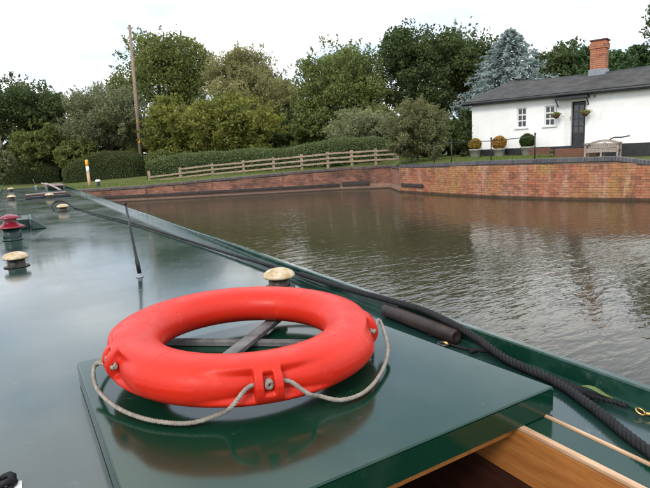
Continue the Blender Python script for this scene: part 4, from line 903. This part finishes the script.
MB().tube(smooth([(0.78, 16.2, ZR+0.115), (0.79, 15.2, ZR+0.125), (0.72, 14.5, ZR+0.12)], 0.1), 0.018, 8).build('hook', M['bench_wood'], q, True)

# ------------------------------------------------------------------ lifebuoy
BC = Vector((0.4866, 1.286, 1.366)); BR, BA, BB, TX, TY = 0.2866, 0.0718, 0.0517, -0.0226, 0.0156
POCK = [256, 333, 78, 181]
def sstep(a, b_, x): t = np.clip((x-a)/(b_-a), 0, 1); return t*t*(3-2*t)
def ringP(A, B, inset=None):                   # A, B in radians (arrays)
    dep = np.zeros_like(A) if inset is None else inset
    ca, sb = np.cos(B), np.sin(B); r_ = BR + (BA-dep)*np.sign(ca)*np.abs(ca)**0.92; z = (BB-dep*0.8)*np.sign(sb)*np.abs(sb)**0.92
    x = r_*np.cos(A); y = r_*np.sin(A); return np.stack([BC.x+x, BC.y+y, BC.z+z+TX*x+TY*y], -1)
nA, nB = 1000, 84
A, B = np.meshgrid(np.linspace(0, 2*np.pi, nA, endpoint=False), np.linspace(-np.pi, np.pi, nB, endpoint=False), indexing='ij')
dep = np.zeros_like(A)
for p0 in POCK:
    u = ((A - R(p0) + np.pi) % (2*np.pi) - np.pi)*0.33; au = np.abs(u)
    mB = sstep(R(-34), R(-22), B)*(1-sstep(R(38), R(58), B))
    ramp = np.clip((0.155-au)/0.122, 0, 1)**1.15*sstep(0.027, 0.0325, au)
    dep += 0.025*ramp*mB
    mP = sstep(R(-14), R(-6), B)*(1-sstep(R(34), R(42), B)); dep += 0.022*(1-sstep(0.0085, 0.0115, au))*mP
dep -= 0.0009*np.exp(-((B-R(4))/0.03)**2)*(dep < 0.002)
for sa in (24, 118, 212, 303): dep += 0.0011*np.exp(-(((A-R(sa)+np.pi) % (2*np.pi)-np.pi)/0.006)**2)
V = ringP(A, B, dep).reshape(-1, 3)
buoy = empty('lifebuoy', (BC.x, BC.y, BC.z-0.05), 'bright red-orange ring lifebuoy with grey grab rope on the green hatch', 'lifebuoy')
ia = np.arange(nA); ib = np.arange(nB); II, JJ = np.meshgrid(ia, ib, indexing='ij'); I2, J2 = (II+1) % nA, (JJ+1) % nB
Fq = np.stack([II*nB+JJ, I2*nB+JJ, I2*nB+J2, II*nB+J2], -1).reshape(-1, 4)
mb = MB(); mb.v = [tuple(v) for v in V]; mb.f = [tuple(f_) for f_ in Fq.tolist()]
mb.build('ring', M['buoy'], buoy, True)
def rp_(a, b_, ins=0.0): return Vector(ringP(np.array([R(a)]), np.array([R(b_)]), np.array([ins]))[0])
da = math.degrees(0.033/0.33)
def pend(p0, sg): return rp_(p0+sg*(da-1.8), 12, 0.020), (rp_(p0+sg*(da+2.0), 6, 0.012), rp_(p0+sg*(da+7), -20, -0.010))
loops = []
e0, e1 = pend(256, -1); f0, f1 = pend(181, 1)
loops.append([e0, *e1, at(222, 413, 1.312), at(190, 423, 1.298), at(150, 420, 1.297), at(118, 408, 1.300), at(98, 390, 1.312), at(93.5, 373, 1.335), at(97.5, 363, 1.352), f1[0], f0])
e0, e1 = pend(256, 1); f0, f1 = pend(333, -1)
loops.append([e0, *e1, at(319, 396, 1.315), at(342, 400, 1.300), at(366, 391, 1.298), at(382, 371, 1.300), at(388, 350, 1.312), at(384, 331, 1.335), at(378.5, 320, 1.355), f1[0], f0])
def polar(a, r_, z): return Vector((BC.x+r_*math.cos(R(a)), BC.y+r_*math.sin(R(a)), z))
for p0, p1 in ((-27, 78), (78, 181)):
    e0, e1 = pend(p0, 1); f0, f1 = pend(p1, -1); d_ = p1-p0
    loops.append([e0, *e1] + [polar(p0+d_*t, 0.368+0.03*math.sin(math.pi*t), 1.345-0.03*math.sin(math.pi*t)) for t in (0.22, 0.4, 0.6, 0.78)] + [*f1[::-1], f0])
for lp in loops: MB().rope(lp, 0.0052, 0.019, 6, 0.004).build('grab_rope', M['grey_rope'], buoy, True)
for p0 in POCK:
    c = rp_(p0, 10, 0.012); t = Vector((-math.sin(R(p0)), math.cos(R(p0)), 0)); kp = []
    for i in range(26): a = i/25*2*math.pi*1.6; kp.append(c + t*(0.006*math.cos(a)) + Vector((0, 0, 0.007*math.sin(a))) + (c-BC).normalized()*(0.005*math.sin(a*0.5)))
    MB().tube(kp, 0.0045, 8).build('knot', M['grey_rope'], buoy, True)
# weathered slats under the buoy
q = empty('slat_stand', (BC.x, BC.y, ZH), 'weathered grey wooden cross slats under the lifebuoy', 'stand')
def slat(a, b_, z0, z1, w_, ext0, ext1):
    d = (b_-a); d.z = 0; d.normalize(); s_ = Vector((-d.y, d.x, 0)); a2 = Vector((a.x, a.y, 0))-d*ext0; Ln = (Vector((b_.x, b_.y, 0))-a2).length+ext1
    MB().obox(a2, d, s_, UZ, (0, Ln), (-w_/2, w_/2), (z0, z1)).build('slat', M['grey_wood'], q, bevel=0.002)
slat(at(177, 340, 1.30), at(298, 341, 1.30), ZH+0.0015, 1.3015, 0.026, 0.08, 0.05)
slat(at(230, 352, 1.318), at(274, 318, 1.318), 1.3025, 1.3165, 0.040, 0.09, 0.06)
# ------------------------------------------------------------------ ropes and bits on the right of the roof
q = at(100, 215, ZR+.016)
vc = Vector((0.54, 7.77, ZR+0.014))
pts = [vc+Vector((-0.10, 0.10, 0)), vc+Vector((-0.11, 0.30, 0.03)), vc+Vector((-0.05, 0.5, 0.085)), vc+Vector((0.06, 0.5, 0.075)), vc+Vector((0.15, 0.25, 0.0))]
pts += [at(78, 208.5, ZR+.016), at(100, 215, ZR+.016), at(130, 222.5, ZR+.016), at(180, 238, ZR+.016), at(230, 254, ZR+.016)]
for px, py, dz in ((300, 274, 0.03), (350, 289.5, 0.052), (385, 299, 0.062), (420, 309, 0.064), (447, 321, 0.062)):
    p = at(px, py, ZR+dz); p.x = min(p.x, 1.178); pts.append(p)
pts += [at(470, 334, ZR+0.045), at(509, 360.5, ZR+.018), at(555, 381.5, ZR+.014), at(591, 406, ZR+.014), at(627, 435, ZR+.014), at(650, 452, ZR+.014), at(700, 486, ZR+.017), at(760, 530, ZR+.017)]
q = empty('mooring_rope', (1.1, 1.0, ZR), 'thick black twisted mooring rope laid along the right of the roof', 'rope')
far_i = 10
MB().rope(pts[:far_i+1], 0.0095, 0.05, 6, 0.015).build('rope_run', M['black_rope'], q, True)
MB().rope(pts[far_i:], 0.0115, 0.040, 8, 0.004).build('rope_run', M['black_rope'], q, True)
ta, tb_ = Vector((1.132, 1.52, ZR+0.026)), Vector((1.130, 1.15, ZR+0.026)); d = (tb_-ta).normalized()
q = empty('rubber_tube', ta, 'short dark brown rubber tube lying beside the black rope', 'tube')
MB().lathe(ta, [(0.012, 0.004), (0.019, 0.0), (0.0235, 0.006), (0.0245, 0.02), (0.0245, 0.35), (0.0235, 0.366), (0.018, 0.372), (0.012, 0.366)], 28, axis=d).build('sleeve', M['rubber_tube'], q, True)
q = empty('thin_line', (1.12, 0.9, ZR), 'thin black line lying between the thick rope and the boat edge', 'line')
tl = [at(470, 352, ZR+.008), at(480, 350, ZR+.01), Vector((1.150, 1.0, ZR+.012)), Vector((1.146, 0.87, ZR+.010)), Vector((1.140, 0.78, ZR+.010)), Vector((1.137, 0.70, ZR+.010)), Vector((1.140, 0.62, ZR+.012))]
MB().rope(tl, 0.0065, 0.03, 6, 0.006).build('strand', M['black_rope'], q, True)
tl2 = [p+Vector((-0.012, 0.0, 0.002)) for p in tl[2:]]; tl2[1] += Vector((-0.01, 0, 0)); tl2[-1] = tl[-1]+Vector((0.0, 0.015, 0))
MB().rope(tl2, 0.006, 0.03, 6, 0.006).build('strand', M['black_rope'], q, True)
# brass ring
c = Vector((1.142, 0.592, ZR+0.010)); q = empty('brass_ring', c, 'small brass ring at the end of the thin black line', 'ring')
rr = [c + Vector((0.009*math.cos(t), 0.009*math.sin(t), 0.004*math.sin(t))) for t in [i*2*math.pi/24 for i in range(25)]]
MB().tube(rr, 0.0024, 8).build('ring', M['brass'], q, True)
MB().tube([c+Vector((0, -0.012, 0)), c+Vector((0.02, -0.03, -0.003))], 0.004, 8).build('eye_bolt', M['brass'], q, True)
# fallen leaf
c = Vector((1.130, 0.69, ZR+0.022)); q = MB(); nl = 10
for i in range(nl+1):
    t = i/nl; wd = 0.0085*math.sin(math.pi*min(t*1.05, 1))**0.8; ctr = c + Vector((0.018*(t-.5), -0.075*(t-0.5), 0.006*math.sin(t*5)))
    q.v += [tuple(ctr+Vector((-wd, -wd*0.2, 0.003))), tuple(ctr), tuple(ctr+Vector((wd, wd*0.2, 0.003)))]
for i in range(nl):
    for k in (0, 1): q.f.append((i*3+k, i*3+k+1, (i+1)*3+k+1, (i+1)*3+k))
lf = q.build('fallen_leaf', M['leaf_green'], None, True, loc=c); tag(lf, 'narrow yellow-green leaf caught on the thin black line', 'leaf'); lf.modifiers.new('t', 'SOLIDIFY').thickness = 0.0006
# shackle and eyelet by the tube
c = at(443, 345, ZR+0.008); q = empty('shackle', c, 'small black and brass shackle on the roof beside the hatch', 'shackle')
rr = [c + Vector((0.012*math.cos(t), 0.016*math.sin(t), 0.003)) for t in [i*1.6*math.pi/16 for i in range(17)]]
MB().tube(rr, 0.0045, 8).build('bow', M['black_plastic'], q, True)
MB().tube([rr[0]+Vector((0.004, 0, 0)), rr[-1]], 0.0045, 8).lathe(rr[0]+Vector((0, 0, -0.004)), [(0.003, 0), (0.008, 0.001), (0.008, 0.008), (0.003, 0.01)], 12).build('pin', M['brass'], q, True)
for k, (px, py) in enumerate(((408, 324), (450, 341))):
    c = at(px, py, ZR+0.001); MB().lathe(c, [(0.009, 0), (0.009, 0.003), (0.006, 0.006), (0.001, 0.007)], 14).build('roof_stud', M['brass'], boat, True)
q = empty('cord_lashing', at(455, 345, ZR), 'thin dark cord trailing from the end of the rubber tube', 'cord')
MB().tube(smooth([at(428, 335, ZR+.004), at(438, 337, ZR+.004), at(450, 344, ZR+.006), at(462, 348, ZR+.006), at(474, 350, ZR+.006)], 0.01), 0.004, 6).build('cord', M['black_rope'], q, True)
# black coil at the lower left corner
c = at(4, 485, ZR+0.010); q = empty('rope_end', c, 'small black rope knot at the lower left corner of the roof', 'knot')
kp = [c + Vector((0.017*math.cos(i*0.5)*(1+0.2*math.sin(i*.9)), 0.015*math.sin(i*0.5), 0.008*math.sin(i*0.77)+0.004)) for i in range(44)]
MB().tube(kp, 0.006, 8).build('knot', M['black_rope'], q, True)
MB().obox(c, Vector((1, 0, 0)), Vector((0, 1, 0)), UZ, (0.016, 0.030), (-0.03, 0.006), (-0.008, -0.005)).build('whipping', M['white_paint'], q)
